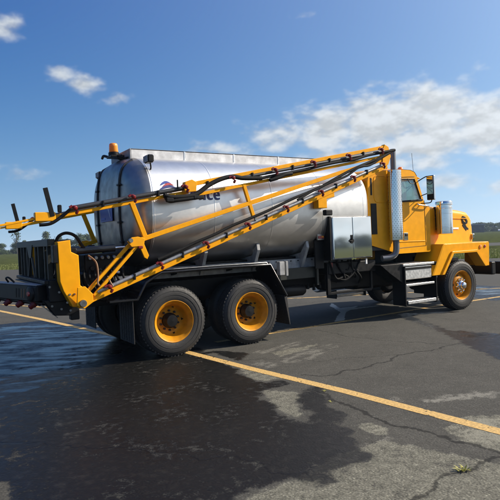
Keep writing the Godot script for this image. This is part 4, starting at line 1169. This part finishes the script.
		put("canister", B.new().lathe([Vector2(0, -0.35), Vector2(0.15, -0.35), Vector2(0.168, -0.335), Vector2(0.168, 0.20), Vector2(0.173, 0.205), Vector2(0.173, 0.225), Vector2(0.165, 0.23), Vector2(0.165, 0.26)], Vector3.ZERO, Vector3.UP, 36), M.chrome, a)
		put("cap", B.new().lathe([Vector2(0.150, 0.255), Vector2(0.150, 0.275), Vector2(0.178, 0.28), Vector2(0.18, 0.335), Vector2(0.172, 0.35), Vector2(0.1, 0.362), Vector2(0, 0.364)], Vector3.ZERO, Vector3.UP, 36), M.chrome, a)
		for y in [-0.2, 0.1]:
			put("strap", B.new().lathe([Vector2(0.169, y - 0.015), Vector2(0.172, y - 0.013), Vector2(0.172, y + 0.013), Vector2(0.169, y + 0.015)], Vector3.ZERO, Vector3.UP, 36), M.chrome, a)
		put("bracket", B.new().box(V(-0.03, 0.0, -0.18 * s), V(0.10, 0.5, 0.08), 0.01), M.black, a)
		# mirror
		var m := part("mirror", truck)
		m.position = V(5.74, 2.60, 1.27 * s)
		put("housing", B.new().box(V(0.02, 0, 0), V(0.05, 0.50, 0.18), 0.022), M.chrome, m)
		put("frame", B.new().box(V(-0.008, 0, 0), V(0.02, 0.49, 0.172), 0.008), M.black, m)
		put("glass", B.new().box(V(-0.019, 0.05, 0), V(0.006, 0.36, 0.146), 0.002), M.mirror, m)
		put("arm", B.new().hose([V(0.03, 0.22, -0.02 * s), V(0.02, 0.24, -0.12 * s), V(-0.06, 0.16, -0.26 * s)], 0.011, 7).hose([V(0.03, -0.24, 0), V(0.03, -0.30, -0.05 * s), V(0.0, -0.30, -0.25 * s)], 0.011, 7).hose([V(0.03, -0.10, -0.08 * s), V(0.02, -0.14, -0.25 * s)], 0.010, 7), M.black, m)
		# exhaust stack with perforated guard
		var x := part("exhaust_stack", truck)
		x.position = V(4.85, 0, 1.12 * s)
		put("pipe", B.new().tube([V(0, 2.8, 0), V(0, 3.36, 0)], 0.055, 18), M.stack, x)
		put("elbow", B.new().hose([V(0, 1.62, 0), V(0, 1.40, 0), V(-0.03, 1.30, -0.01 * s), V(-0.12, 1.24, -0.04 * s), V(-0.3, 1.22, -0.1 * s)], 0.062, 16), M.stack, x)
		put("muffler", B.new().lathe([Vector2(0, 1.56), Vector2(0.10, 1.57), Vector2(0.118, 1.60), Vector2(0.118, 2.88), Vector2(0.10, 2.91), Vector2(0, 2.92)], Vector3.ZERO, Vector3.UP, 28), M.chrome, x)
		var gd := B.new()
		var dots := B.new()
		var c0 := deg_to_rad(90.0 if s > 0 else -90.0)
		var gr := []
		for yy in [1.57, 2.94]:
			var row := []
			for k in 25:
				var an := c0 + deg_to_rad(-100.0 + 200.0 * k / 24.0)
				row.append(V(cos(an) * 0.145, yy, sin(an) * 0.145))
			gr.append(row)
		var inner := []
		for row in gr:
			var r2 := []
			for p in row:
				r2.append(V(p.x * 0.965, p.y, p.z * 0.965))
			inner.append(r2)
		gd.grid(gr, false)
		gd.grid(inner, false)
		for k in 2:
			for q in 24:
				gd.quad(gr[k][q], gr[k][q + 1], inner[k][q + 1], inner[k][q], V(0, -1 if k == 0 else 1, 0))
		put("guard", gd, M.chrome, x)
		for iy in 34:
			for k in 9:
				var an := c0 + deg_to_rad(-88.0 + 22.0 * k + (11.0 if iy % 2 else 0.0))
				var d := V(cos(an), 0, sin(an))
				dots.lathe([Vector2(0, 0.0012), Vector2(0.0062, 0.0012), Vector2(0.0066, -0.001)], V(0, 1.62 + iy * 0.0385, 0) + d * 0.1455, d, 7)
		var dp := put("perforations", dots, M.black, x)
		dp.set_meta("kind", "stuff")
		put("edge_strip", B.new().bar(V(-0.147, 1.57, 0.03 * s), V(-0.147, 2.94, 0.03 * s), 0.012, 0.05, V(0, 0, 1)), M.chrome, x)
		# steps
		var st := part("cab_steps", truck)
		st.position = V(0, 0, 0)
		put("battery_box", B.new().box(V(5.37, 0.90, 0.98 * s), V(0.80, 0.26, 0.44), 0.015), M.aluminium, st)
		var dk := put("tread_plate", B.new().box(V(5.38, 1.065, 0.96 * s), V(0.92, 0.05, 0.52), 0.01), M.aluminium, st)
		put("step_face", B.new().box(V(5.37, 0.985, 1.203 * s), V(0.80, 0.05, 0.012), 0.004), M.black, st)
		for y in [[5.42, 0.66, 0.05], [5.46, 0.31, 0.07]]:
			put("step", B.new().box(V(y[0], y[1], 1.06 * s), V(0.84, y[2], 0.30), 0.012), M.aluminium, st)
		for xx in [4.98, 5.90]:
			put("step_bracket", B.new().box(V(xx, 0.67, 1.04 * s), V(0.035, 0.84, 0.34), 0.008), M.black, st)
		put("side_plate", B.new().prism([Vector2(4.35, 1.10), Vector2(4.95, 1.10), Vector2(4.95, 0.70), Vector2(4.6, 0.92)], V(0, 0, 0.75 * s), Vector3.RIGHT, Vector3.UP, V(0, 0, 0.42 * s), 0.01), M.black, st)
		put("inner_fender", B.new().box(V(6.02, 0.78, 0.75 * s), V(0.03, 0.8, 0.5), 0.008), M.black, st)

# ---------------------------------------------------------------- spray booms
func nozzle(parent: Node, p: Vector3, s: float, rng: RandomNumberGenerator) -> void:
	var d := V(0.25 + rng.randf_range(-0.1, 0.1), -0.45 + rng.randf_range(-0.1, 0.1), 0.85 * s).normalized()
	var b := B.new()
	b.lathe([Vector2(0.0000, -0.0170), Vector2(0.0240, -0.0170), Vector2(0.0240, 0.0085), Vector2(0.0304, 0.0119), Vector2(0.0304, 0.0340), Vector2(0.0224, 0.0408), Vector2(0.0000, 0.0442)], p + V(0, 0.01, 0.045 * s), d, 12)
	b.lathe([Vector2(0.0000, -0.0382), Vector2(0.0144, -0.0382), Vector2(0.0208, -0.0255), Vector2(0.0208, 0.0170), Vector2(0.0000, 0.0187)], p + V(0.035, -0.045, 0.05 * s), V(0.4, 0.85, 0.1).normalized(), 10)
	b.lathe([Vector2(0.0000, -0.0255), Vector2(0.0176, -0.0255), Vector2(0.0192, 0.0170), Vector2(0.0000, 0.0187)], p + V(-0.04, 0.02, 0.04 * s), V(0.8, 0.5, 0.0).normalized(), 10)
	put("nozzle", b, M.red, parent)

func wavy(a: Vector3, c: Vector3, n: int, amp: float, sd: int) -> Array:
	var rng := RandomNumberGenerator.new()
	rng.seed = sd
	var out := []
	for i in n + 1:
		var t := float(i) / n
		var k := 0.0 if i == 0 or i == n else 1.0
		out.append(a.lerp(c, t) + V(0, rng.randfn() * amp * k, rng.randfn() * amp * 0.5 * k))
	var fine := []
	for i in n:
		for q in 4:
			var t := q / 4.0
			var p0: Vector3 = out[maxi(i - 1, 0)]
			var p3: Vector3 = out[mini(i + 2, n)]
			fine.append(out[i].cubic_interpolate(out[i + 1], p0, p3, t))
	fine.append(out[n])
	return fine

func boom(s: float) -> void:
	var bm := part("spray_boom", truck)
	bm.set_meta("label", "yellow folded spray boom with red nozzles along the tank's %s side" % ("near" if s > 0 else "far"))
	var rng := RandomNumberGenerator.new()
	rng.seed = 7 if s > 0 else 8
	var z := 1.27 * s
	var P := func(x: float, y: float, dz := 0.0) -> Vector3: return V(x, y, z + dz * s)
	var ya := func(x: float) -> float: return 0.93 + (x + 1.44) * 0.3525
	var yc := func(x: float) -> float: return 2.49 + 0.186 * (x - 0.15)
	# inner section: bottom chord with spray pipe, top chord, braces
	put("bottom_chord", B.new().bar(P.call(-1.42, ya.call(-1.42) - 0.025), P.call(4.5, ya.call(4.5) - 0.035), 0.06, 0.075), M.yellow_worn, bm)
	put("spray_pipe", B.new().tube([P.call(-1.15, ya.call(-1.15) + 0.045, 0.03), P.call(4.38, ya.call(4.38) + 0.03, 0.03)], 0.027, 10), M.pipe, bm)
	put("top_chord", B.new().bar(P.call(-0.62, 1.73), P.call(3.4, 2.855), 0.06, 0.065), M.yellow_worn, bm)
	put("top_chord", B.new().bar(P.call(3.4, 2.855, -0.004), P.call(4.5, 3.13, -0.004), 0.056, 0.06), M.yellow_worn, bm)
	put("brace", B.new().bar(P.call(-1.32, 1.03, -0.05), P.call(-0.64, 1.70, -0.05), 0.045, 0.05), M.yellow_worn, bm)
	put("brace", B.new().bar(P.call(-1.20, 1.03, 0.03), P.call(-0.54, 1.70, 0.03), 0.04, 0.045), M.yellow_worn, bm)
	put("knuckle", B.new().prism([Vector2(-0.704, 1.746), Vector2(-0.632, 1.806), Vector2(-0.546, 1.812), Vector2(-0.445, 1.782), Vector2(-0.459, 1.704), Vector2(-0.394, 1.536), Vector2(-0.423, 1.485), Vector2(-0.466, 1.510), Vector2(-0.531, 1.674), Vector2(-0.646, 1.668)], P.call(0, 0, 0.034), Vector3.RIGHT, Vector3.UP, V(0, 0, 0.03 * s), 0.006), M.yellow, bm)
	put("pin", B.new().lathe([Vector2(0, 0.03), Vector2(0.03, 0.03), Vector2(0.034, 0)], P.call(-0.66, 1.76, 0.064), V(0, 0, s), 14), M.steel, bm)
	put("pin", B.new().box(P.call(-0.52, 1.66, 0.07), V(0.07, 0.04, 0.03), 0.01), M.red, bm)
	put("post", B.new().bar(P.call(-0.60, 2.30, 0.004), P.call(-0.42, 1.80, 0.004), 0.055, 0.07, V(1, 0.3, 0)), M.yellow_worn, bm)
	put("post", B.new().bar(P.call(1.27, 2.60, 0.005), P.call(1.44, 2.06, 0.005), 0.05, 0.06, V(1, 0.3, 0)), M.yellow_worn, bm)
	put("bolt", B.new().lathe([Vector2(0, 0.02), Vector2(0.026, 0.02), Vector2(0.03, 0)], P.call(1.45, 2.03, 0.045), V(0, 0, s), 10), M.steel, bm)
	# outer section folded back over the top, its end past the tank's rear
	put("outer_chord", B.new().bar(P.call(-1.86, yc.call(-1.86) - 0.04, -0.01), P.call(0.30, yc.call(0.3) - 0.06, -0.01), 0.05, 0.05), M.yellow_worn, bm)
	put("outer_pipe", B.new().tube([P.call(-1.45, yc.call(-1.45) + 0.025, 0.02), P.call(0.22, yc.call(0.22) + 0.01, 0.02)], 0.034, 12), M.dark_pipe, bm)
	put("upper_chord", B.new().bar(P.call(0.36, 2.575), P.call(4.5, 3.36), 0.055, 0.065), M.yellow_worn, bm)
	put("lower_chord", B.new().bar(P.call(0.30, 2.39), P.call(4.5, 3.19), 0.05, 0.05), M.yellow_worn, bm)
	put("spray_pipe", B.new().tube([P.call(1.2, yc.call(1.2) + 0.0, 0.03), P.call(4.42, yc.call(4.42) - 0.01, 0.03)], 0.028, 10), M.dark_pipe, bm)
	put("hinge_plate", B.new().prism([Vector2(0.20, 2.44), Vector2(0.40, 2.46), Vector2(0.42, 2.60), Vector2(0.34, 2.64), Vector2(0.22, 2.60)], P.call(0, 0, -0.03), Vector3.RIGHT, Vector3.UP, V(0, 0, 0.10 * s), 0.008), M.yellow, bm)
	put("end_block", B.new().box(P.call(-1.78, yc.call(-1.78) - 0.02, 0.0), V(0.26, 0.12, 0.10), 0.01).bar(P.call(-2.5, yc.call(-2.5) - 0.02), P.call(-1.9, yc.call(-1.9) - 0.02), 0.03, 0.03), M.yellow, bm)
	put("end_shield", B.new().box(P.call(-1.73, yc.call(-1.73) + 0.16, 0.05), V(0.06, 0.38, 0.02), 0.004, Basis(V(0, 0, 1), 0.2)), M.black, bm)
	put("end_fitting", B.new().hose([P.call(-1.86, yc.call(-1.86) - 0.11, 0.03), P.call(-1.72, yc.call(-1.72) - 0.12, 0.05), P.call(-1.58, yc.call(-1.58) - 0.06, 0.05), P.call(-1.45, yc.call(-1.45) + 0.02, 0.03)], 0.022, 8).box(P.call(-1.6, yc.call(-1.6) + 0.05, 0.05), V(0.05, 0.10, 0.05), 0.01), M.black, bm)
	put("tip_plate", B.new().prism([Vector2(4.36, 2.95), Vector2(4.52, 3.02), Vector2(4.60, 3.18), Vector2(4.54, 3.36), Vector2(4.44, 3.40), Vector2(4.38, 3.3)], P.call(0, 0, -0.05), Vector3.RIGHT, Vector3.UP, V(0, 0, 0.09 * s), 0.008), M.yellow, bm)
	for k in 8:
		var xa := -1.0 + 0.761 * k
		nozzle(bm, P.call(xa, ya.call(xa) + 0.05, 0.04), s, rng)
		var xc := -1.42 + 0.815 * k
		nozzle(bm, P.call(xc, yc.call(xc) + 0.02, 0.05), s, rng)
		if k < 7:
			put("pipe_clip", B.new().box(P.call(xa + 0.38, ya.call(xa + 0.38) + 0.03, 0.03), V(0.03, 0.09, 0.075), 0.006), M.black, bm)
			put("pipe_clip", B.new().box(P.call(xc + 0.40, yc.call(xc + 0.40) + 0.005, 0.03), V(0.03, 0.085, 0.08), 0.006), M.black, bm)
	# supply hoses
	put("hose", B.new().tube(wavy(P.call(-0.25, ya.call(-0.25) + 0.12, 0.03), P.call(2.55, ya.call(2.55) + 0.13, 0.03), 9, 0.006, 3), 0.024, 8), M.hose, bm)
	put("hose", B.new().tube(wavy(P.call(2.55, ya.call(2.55) + 0.13, 0.03), P.call(4.60, 3.27, 0.05), 7, 0.016, 4), 0.026, 8), M.hose, bm)
	put("hose", B.new().tube(wavy(P.call(2.3, ya.call(2.3) + 0.09, 0.06), P.call(4.3, ya.call(4.3) + 0.17, 0.06), 7, 0.018, 9), 0.021, 8), M.hose, bm)
	put("hose", B.new().tube(wavy(P.call(1.5, yc.call(1.5) - 0.07, 0.05), P.call(4.68, 3.30, 0.06), 9, 0.009, 5), 0.026, 8), M.hose, bm)
	put("hose", B.new().hose([P.call(-0.12, 2.40, 0.06), P.call(0.0, 2.37, 0.08), P.call(0.3, 2.39, 0.08), P.call(0.45, 2.45, 0.07), P.call(0.62, 2.56, 0.06), P.call(0.85, 2.66, 0.06), P.call(1.05, 2.70, 0.06), P.call(1.25, 2.68, 0.05), P.call(1.6, 2.69, 0.05)], 0.036, 10), M.hose, bm)
	put("hose", B.new().hose([P.call(-0.1, 2.42, 0.04), P.call(-0.06, 2.32, 0.07), P.call(0.1, 2.33, 0.09), P.call(0.5, 2.38, 0.08)], 0.03, 10), M.hose, bm)
	put("valve", B.new().box(P.call(-0.05, 2.33, 0.09), V(0.12, 0.07, 0.06), 0.015), M.black, bm)
	put("valve", B.new().box(P.call(0.42, 2.37, 0.09), V(0.18, 0.06, 0.06), 0.015), M.black, bm)
	put("valve_stem", B.new().tube([P.call(0.10, 2.5, 0.06), P.call(0.10, 2.63, 0.06)], 0.012, 6), M.black, bm)
	put("hose", B.new().hose([P.call(1.75, 2.66, 0.06), P.call(1.9, 2.70, 0.08), P.call(2.05, 2.76, 0.08), P.call(2.2, 2.78, 0.06)], 0.032, 8), M.hose, bm)
	# boom rest on the tank, with a lamp below
	put("rest", B.new().prism([Vector2(2.78, 2.20), Vector2(2.98, 2.20), Vector2(2.98, 2.36), Vector2(3.16, 2.40), Vector2(3.16, 2.50), Vector2(2.9, 2.46), Vector2(2.78, 2.34)], P.call(0, 0, -0.12), Vector3.RIGHT, Vector3.UP, V(0, 0, 0.14 * s), 0.008), M.yellow_worn, bm)
	put("rest_lamp", B.new().box(P.call(3.0, 2.12, 0.0), V(0.16, 0.10, 0.1), 0.015), M.black, bm)
	# mount post at the rear corner
	var mp := part("boom_mount", truck)
	put("post", B.new().prism([Vector2(-1.63, 1.78), Vector2(-1.46, 1.80), Vector2(-1.455, 1.64), Vector2(-1.36, 1.59), Vector2(-1.355, 1.18), Vector2(-1.30, 1.14), Vector2(-1.25, 1.0), Vector2(-1.36, 0.88), Vector2(-1.47, 0.90), Vector2(-1.58, 1.12), Vector2(-1.62, 1.25)], V(0, 0, 1.06 * s), Vector3.RIGHT, Vector3.UP, V(0, 0, 0.17 * s), 0.01), M.yellow, mp)
	put("cheek", B.new().prism([Vector2(-1.42, 1.16), Vector2(-1.32, 1.17), Vector2(-1.22, 1.06), Vector2(-1.22, 0.95), Vector2(-1.34, 0.87), Vector2(-1.44, 0.92)], V(0, 0, 1.305 * s), Vector3.RIGHT, Vector3.UP, V(0, 0, 0.03 * s), 0.006), M.yellow, mp)
	put("pivot_pin", B.new().lathe([Vector2(0, 0.03), Vector2(0.045, 0.03), Vector2(0.05, 0.02), Vector2(0.05, 0)], V(-1.36, 0.945, 1.336 * s), V(0, 0, s), 18), M.steel, mp)
	put("stop_block", B.new().box(V(-1.66, 1.62, 1.16 * s), V(0.06, 0.24, 0.14), 0.01), M.black, mp)
	for q in [[-1.50, 1.07], [-1.44, 1.07]]:
		put("bolt", B.new().lathe([Vector2(0, 0.012), Vector2(0.014, 0.012), Vector2(0.015, 0)], V(q[0], q[1], 1.23 * s), V(0, 0, s), 6), M.steel, mp)
	var cy := part("hydraulic_cylinder", truck)
	put("barrel", B.new().tube([V(-1.34, 1.645, 0.98 * s), V(-0.78, 1.665, 0.98 * s)], 0.052, 14), M.black_gloss, cy)
	put("rod", B.new().tube([V(-0.8, 1.664, 0.98 * s), V(-0.5, 1.675, 1.0 * s)], 0.022, 10), M.chrome, cy)
	put("clevis", B.new().box(V(-0.56, 1.675, 1.0 * s), V(0.14, 0.10, 0.09), 0.02).box(V(-1.38, 1.65, 1.0 * s), V(0.10, 0.10, 0.1), 0.02), M.black, cy)
	if s > 0: put("hose", B.new().hose([V(-1.60, 1.78, 1.0 * s), V(-1.56, 1.86, 1.02 * s), V(-1.46, 1.90, 1.02 * s), V(-1.34, 1.86, 1.0 * s), V(-1.26, 1.74, 1.0 * s), V(-1.22, 1.68, 1.0 * s)], 0.022, 8), M.hose, cy)
	put("cable", B.new().hose([V(-1.2, 1.58, 1.12 * s), V(-1.12, 1.48, 1.2 * s), V(-1.11, 1.3, 1.24 * s), V(-1.13, 1.18, 1.28 * s), V(-1.05, 1.13, 1.32 * s)], 0.012, 6).hose([V(-1.0, 1.28, 1.3 * s), V(-0.97, 1.2, 1.32 * s), V(-0.94, 1.14, 1.33 * s)], 0.012, 6), M.copper, cy)

func rear() -> void:
	# black rack across the rear
	var r := part("rear_rack", truck)
	r.set_meta("label", "black steel rack across the rear end")
	var X := -1.66
	put("top_beam", B.new().box(V(X, 1.775, -0.25), V(0.10, 0.10, 2.5), 0.008), M.olive, r)
	put("bottom_beam", B.new().box(V(X, 1.24, -0.1), V(0.24, 0.05, 2.3), 0.008), M.black, r)
	put("front_beam", B.new().box(V(X + 0.22, 1.76, -0.1), V(0.08, 0.10, 2.14), 0.008), M.black, r)
	for z in [0.92, 0.72, 0.30, 0.06, -0.62, -0.9, -1.15, -1.45]:
		put("upright", B.new().box(V(X - 0.01, 1.50, z), V(0.07, 0.48, 0.045), 0.006), M.olive, r)
	put("gusset", B.new().prism([Vector2(-0.52, 1.76), Vector2(-0.06, 1.76), Vector2(-0.18, 1.56), Vector2(-0.36, 1.56)], V(X - 0.06, 0, 0), V(0, 0, 1), Vector3.UP, V(0.02, 0, 0), 0.004), M.olive, r)
	put("brace", B.new().bar(V(X - 0.04, 1.57, -0.34), V(X - 0.04, 1.26, -0.50), 0.03, 0.05, V(0, 0, 1)).bar(V(X - 0.04, 1.57, -0.20), V(X - 0.04, 1.26, 0.0), 0.03, 0.05, V(0, 0, 1)), M.olive, r)
	put("back_plate", B.new().box(V(X + 0.25, 1.50, 0.52), V(0.02, 0.46, 0.80), 0.004).box(V(X + 0.25, 1.50, -0.85), V(0.02, 0.46, 0.6), 0.004), M.black, r)
	for k in 3:
		put("hose", B.new().hose([V(X + 0.12, 1.26, -0.2 + k * 0.3), V(X + 0.1, 1.42, -0.25 + k * 0.3), V(X + 0.15, 1.52, -0.1 + k * 0.32), V(X + 0.2, 1.36, 0.05 + k * 0.3), V(X + 0.15, 1.26, 0.1 + k * 0.3)], 0.03, 8), M.hose, r)
	put("shelf", B.new().box(V(-1.72, 1.20, -0.3), V(0.20, 0.02, 1.6), 0.004), M.olive, r)
	# spray bar, swung back a little towards the far side
	var bar := part("rear_spray_bar", truck)
	bar.set_meta("label", "dark rear spray bar with slots, red marker and red nozzles below")
	var a := V(-1.78, 1.085, 0.86)
	var c := V(-2.42, 1.10, -1.45)
	var d := (c - a).normalized()
	var nrm := d.cross(Vector3.UP).normalized()
	if nrm.x > 0: nrm = -nrm
	put("beam", B.new().bar(a, c, 0.16, 0.22, Vector3.UP, 0.01), M.olive, bar)
	put("top_strip", B.new().bar(a + V(0, 0.116, 0), c + V(0, 0.116, 0), 0.17, 0.012, Vector3.UP, 0.003), M.grey_paint, bar)
	put("end_plate", B.new().bar(a - d * 0.03 + nrm * 0.01, a + d * 0.30 + nrm * 0.01, 0.17, 0.235, Vector3.UP, 0.03), M.black, bar)
	put("end_cap", B.new().lathe([Vector2(0, 0.03), Vector2(0.085, 0.028), Vector2(0.10, 0.02), Vector2(0.105, 0)], a + d * 0.14 + nrm * 0.095, nrm, 24), M.black, bar)
	var mk := put("marker", B.new().lathe([Vector2(0, 0.02), Vector2(0.03, 0.018), Vector2(0.034, 0)], a + d * 0.14 + nrm * 0.125, nrm, 16), M.red_lens, bar)
	mk.set_meta("label", "round red marker")
	for k in 4:
		put("slot", B.new().bar(a + d * (0.36 + k * 0.085) + nrm * 0.081 + V(0, 0.06, 0), a + d * (0.38 + k * 0.085) + nrm * 0.081 + V(0, -0.07, 0), 0.03, 0.006, nrm, 0.002), M.copper if k < 2 else M.black, bar)
	for k in 7:
		var p := a + d * (0.22 + k * 0.40) + V(0, -0.145, 0)
		put("nozzle", B.new().lathe([Vector2(0, -0.10), Vector2(0.030, -0.10), Vector2(0.038, -0.09), Vector2(0.038, -0.05), Vector2(0.046, -0.045), Vector2(0.046, 0.0), Vector2(0.03, 0.01), Vector2(0.03, 0.05), Vector2(0, 0.05)], p, V(0.75, 0.6, 0.3).normalized(), 18), M.red, bar)
	put("pipe", B.new().tube([a + V(0.02, -0.14, 0), c + V(0.02, -0.14, 0)], 0.03, 10), M.black, bar)
	put("grip", B.new().hose([a + d * 0.85 + V(0, 0.13, 0), a + d * 0.9 + V(-0.05, 0.2, 0), a + d * 1.0 + V(-0.05, 0.19, 0), a + d * 1.05 + V(0, 0.13, 0)], 0.014, 7), M.black, bar)
	# carrier machinery between bar and post
	var k := part("carrier", truck)
	put("bracket", B.new().box(V(-1.62, 1.12, 0.98), V(0.22, 0.30, 0.18), 0.015).prism([Vector2(-1.80, 1.0), Vector2(-1.34, 1.0), Vector2(-1.34, 0.82), Vector2(-1.44, 0.76), Vector2(-1.66, 0.78)], V(0, 0, 0.86), Vector3.RIGHT, Vector3.UP, V(0, 0, 0.16), 0.01).box(V(-1.38, 0.80, 0.92), V(0.12, 0.22, 0.12), 0.01).box(V(-1.56, 1.40, 0.98), V(0.10, 0.30, 0.16), 0.01), M.black, k)
	for q in [[-1.72, 1.18], [-1.60, 1.10], [-1.70, 0.92], [-1.58, 0.87], [-1.50, 0.95], [-1.46, 0.84], [-1.55, 1.2]]:
		put("bolt", B.new().lathe([Vector2(0, 0.02), Vector2(0.016, 0.02), Vector2(0.018, 0)], V(q[0], q[1], 1.07), V(-0.3, 0, 0.95).normalized(), 6), M.steel, k)
	put("arm", B.new().bar(V(-1.78, 0.98, 0.9), V(-1.45, 0.80, 1.0), 0.05, 0.06).bar(V(-1.45, 1.1, 0.5), V(-1.45, 1.1, -1.0), 0.12, 0.16), M.black, k)
	put("deflector", B.new().bar(V(-1.80, 0.93, 0.84), V(-1.60, 0.74, 0.86), 0.18, 0.012, Vector3.UP, 0.003), M.steel, k)
	# valve manifold under the tank's rear end
	var v := part("valve_manifold", truck)
	put("block", B.new().box(V(-0.85, 1.42, 0.45), V(0.60, 0.34, 0.55), 0.02).box(V(-0.95, 1.18, 0.3), V(0.5, 0.3, 0.9), 0.04).box(V(-0.8, 1.32, -0.5), V(0.7, 0.5, 0.8), 0.03), M.black, v)
	for q in 6:
		put("coil", B.new().lathe([Vector2(0, 0.05), Vector2(0.022, 0.05), Vector2(0.028, 0.04), Vector2(0.028, 0)], V(-1.08 + q * 0.09, 1.53, 0.73), V(0, 0, 1), 12), M.steel, v)
	for q in 5:
		put("port", B.new().lathe([Vector2(0, 0.04), Vector2(0.03, 0.04), Vector2(0.036, 0.03), Vector2(0.036, 0)], V(-1.05 + q * 0.11, 1.38 - 0.03 * (q % 2), 0.73), V(0, 0, 1), 12), M.black_gloss, v)
	put("elbow", B.new().hose([V(-0.80, 1.24, 0.80), V(-0.78, 1.29, 0.83), V(-0.73, 1.31, 0.84), V(-0.68, 1.30, 0.84)], 0.02, 10), M.white, v)
	var rng := RandomNumberGenerator.new()
	rng.seed = 14
	for q in 9:
		var x := -1.25 + q * 0.08
		put("hose", B.new().hose([V(x, 1.36, 0.74), V(x - 0.03, 1.24, 0.82 + rng.randf() * 0.1), V(x + 0.05, 1.08, 0.85), V(x + 0.15, 0.98, 0.7)], 0.017, 7), M.hose, v)

func _ready() -> void:
	setup()
	make_materials()
	ground()
	background()
	truck = Node3D.new()
	truck.name = "tanker_truck"
	add_child(truck)
	tag(truck, "yellow spray tanker truck with stainless tank and folded booms on wet asphalt", "truck")
	chassis()
	tank()
	cabinet()
	cab()
	wheels()
	boom(1.0)
	boom(-1.0)
	rear()
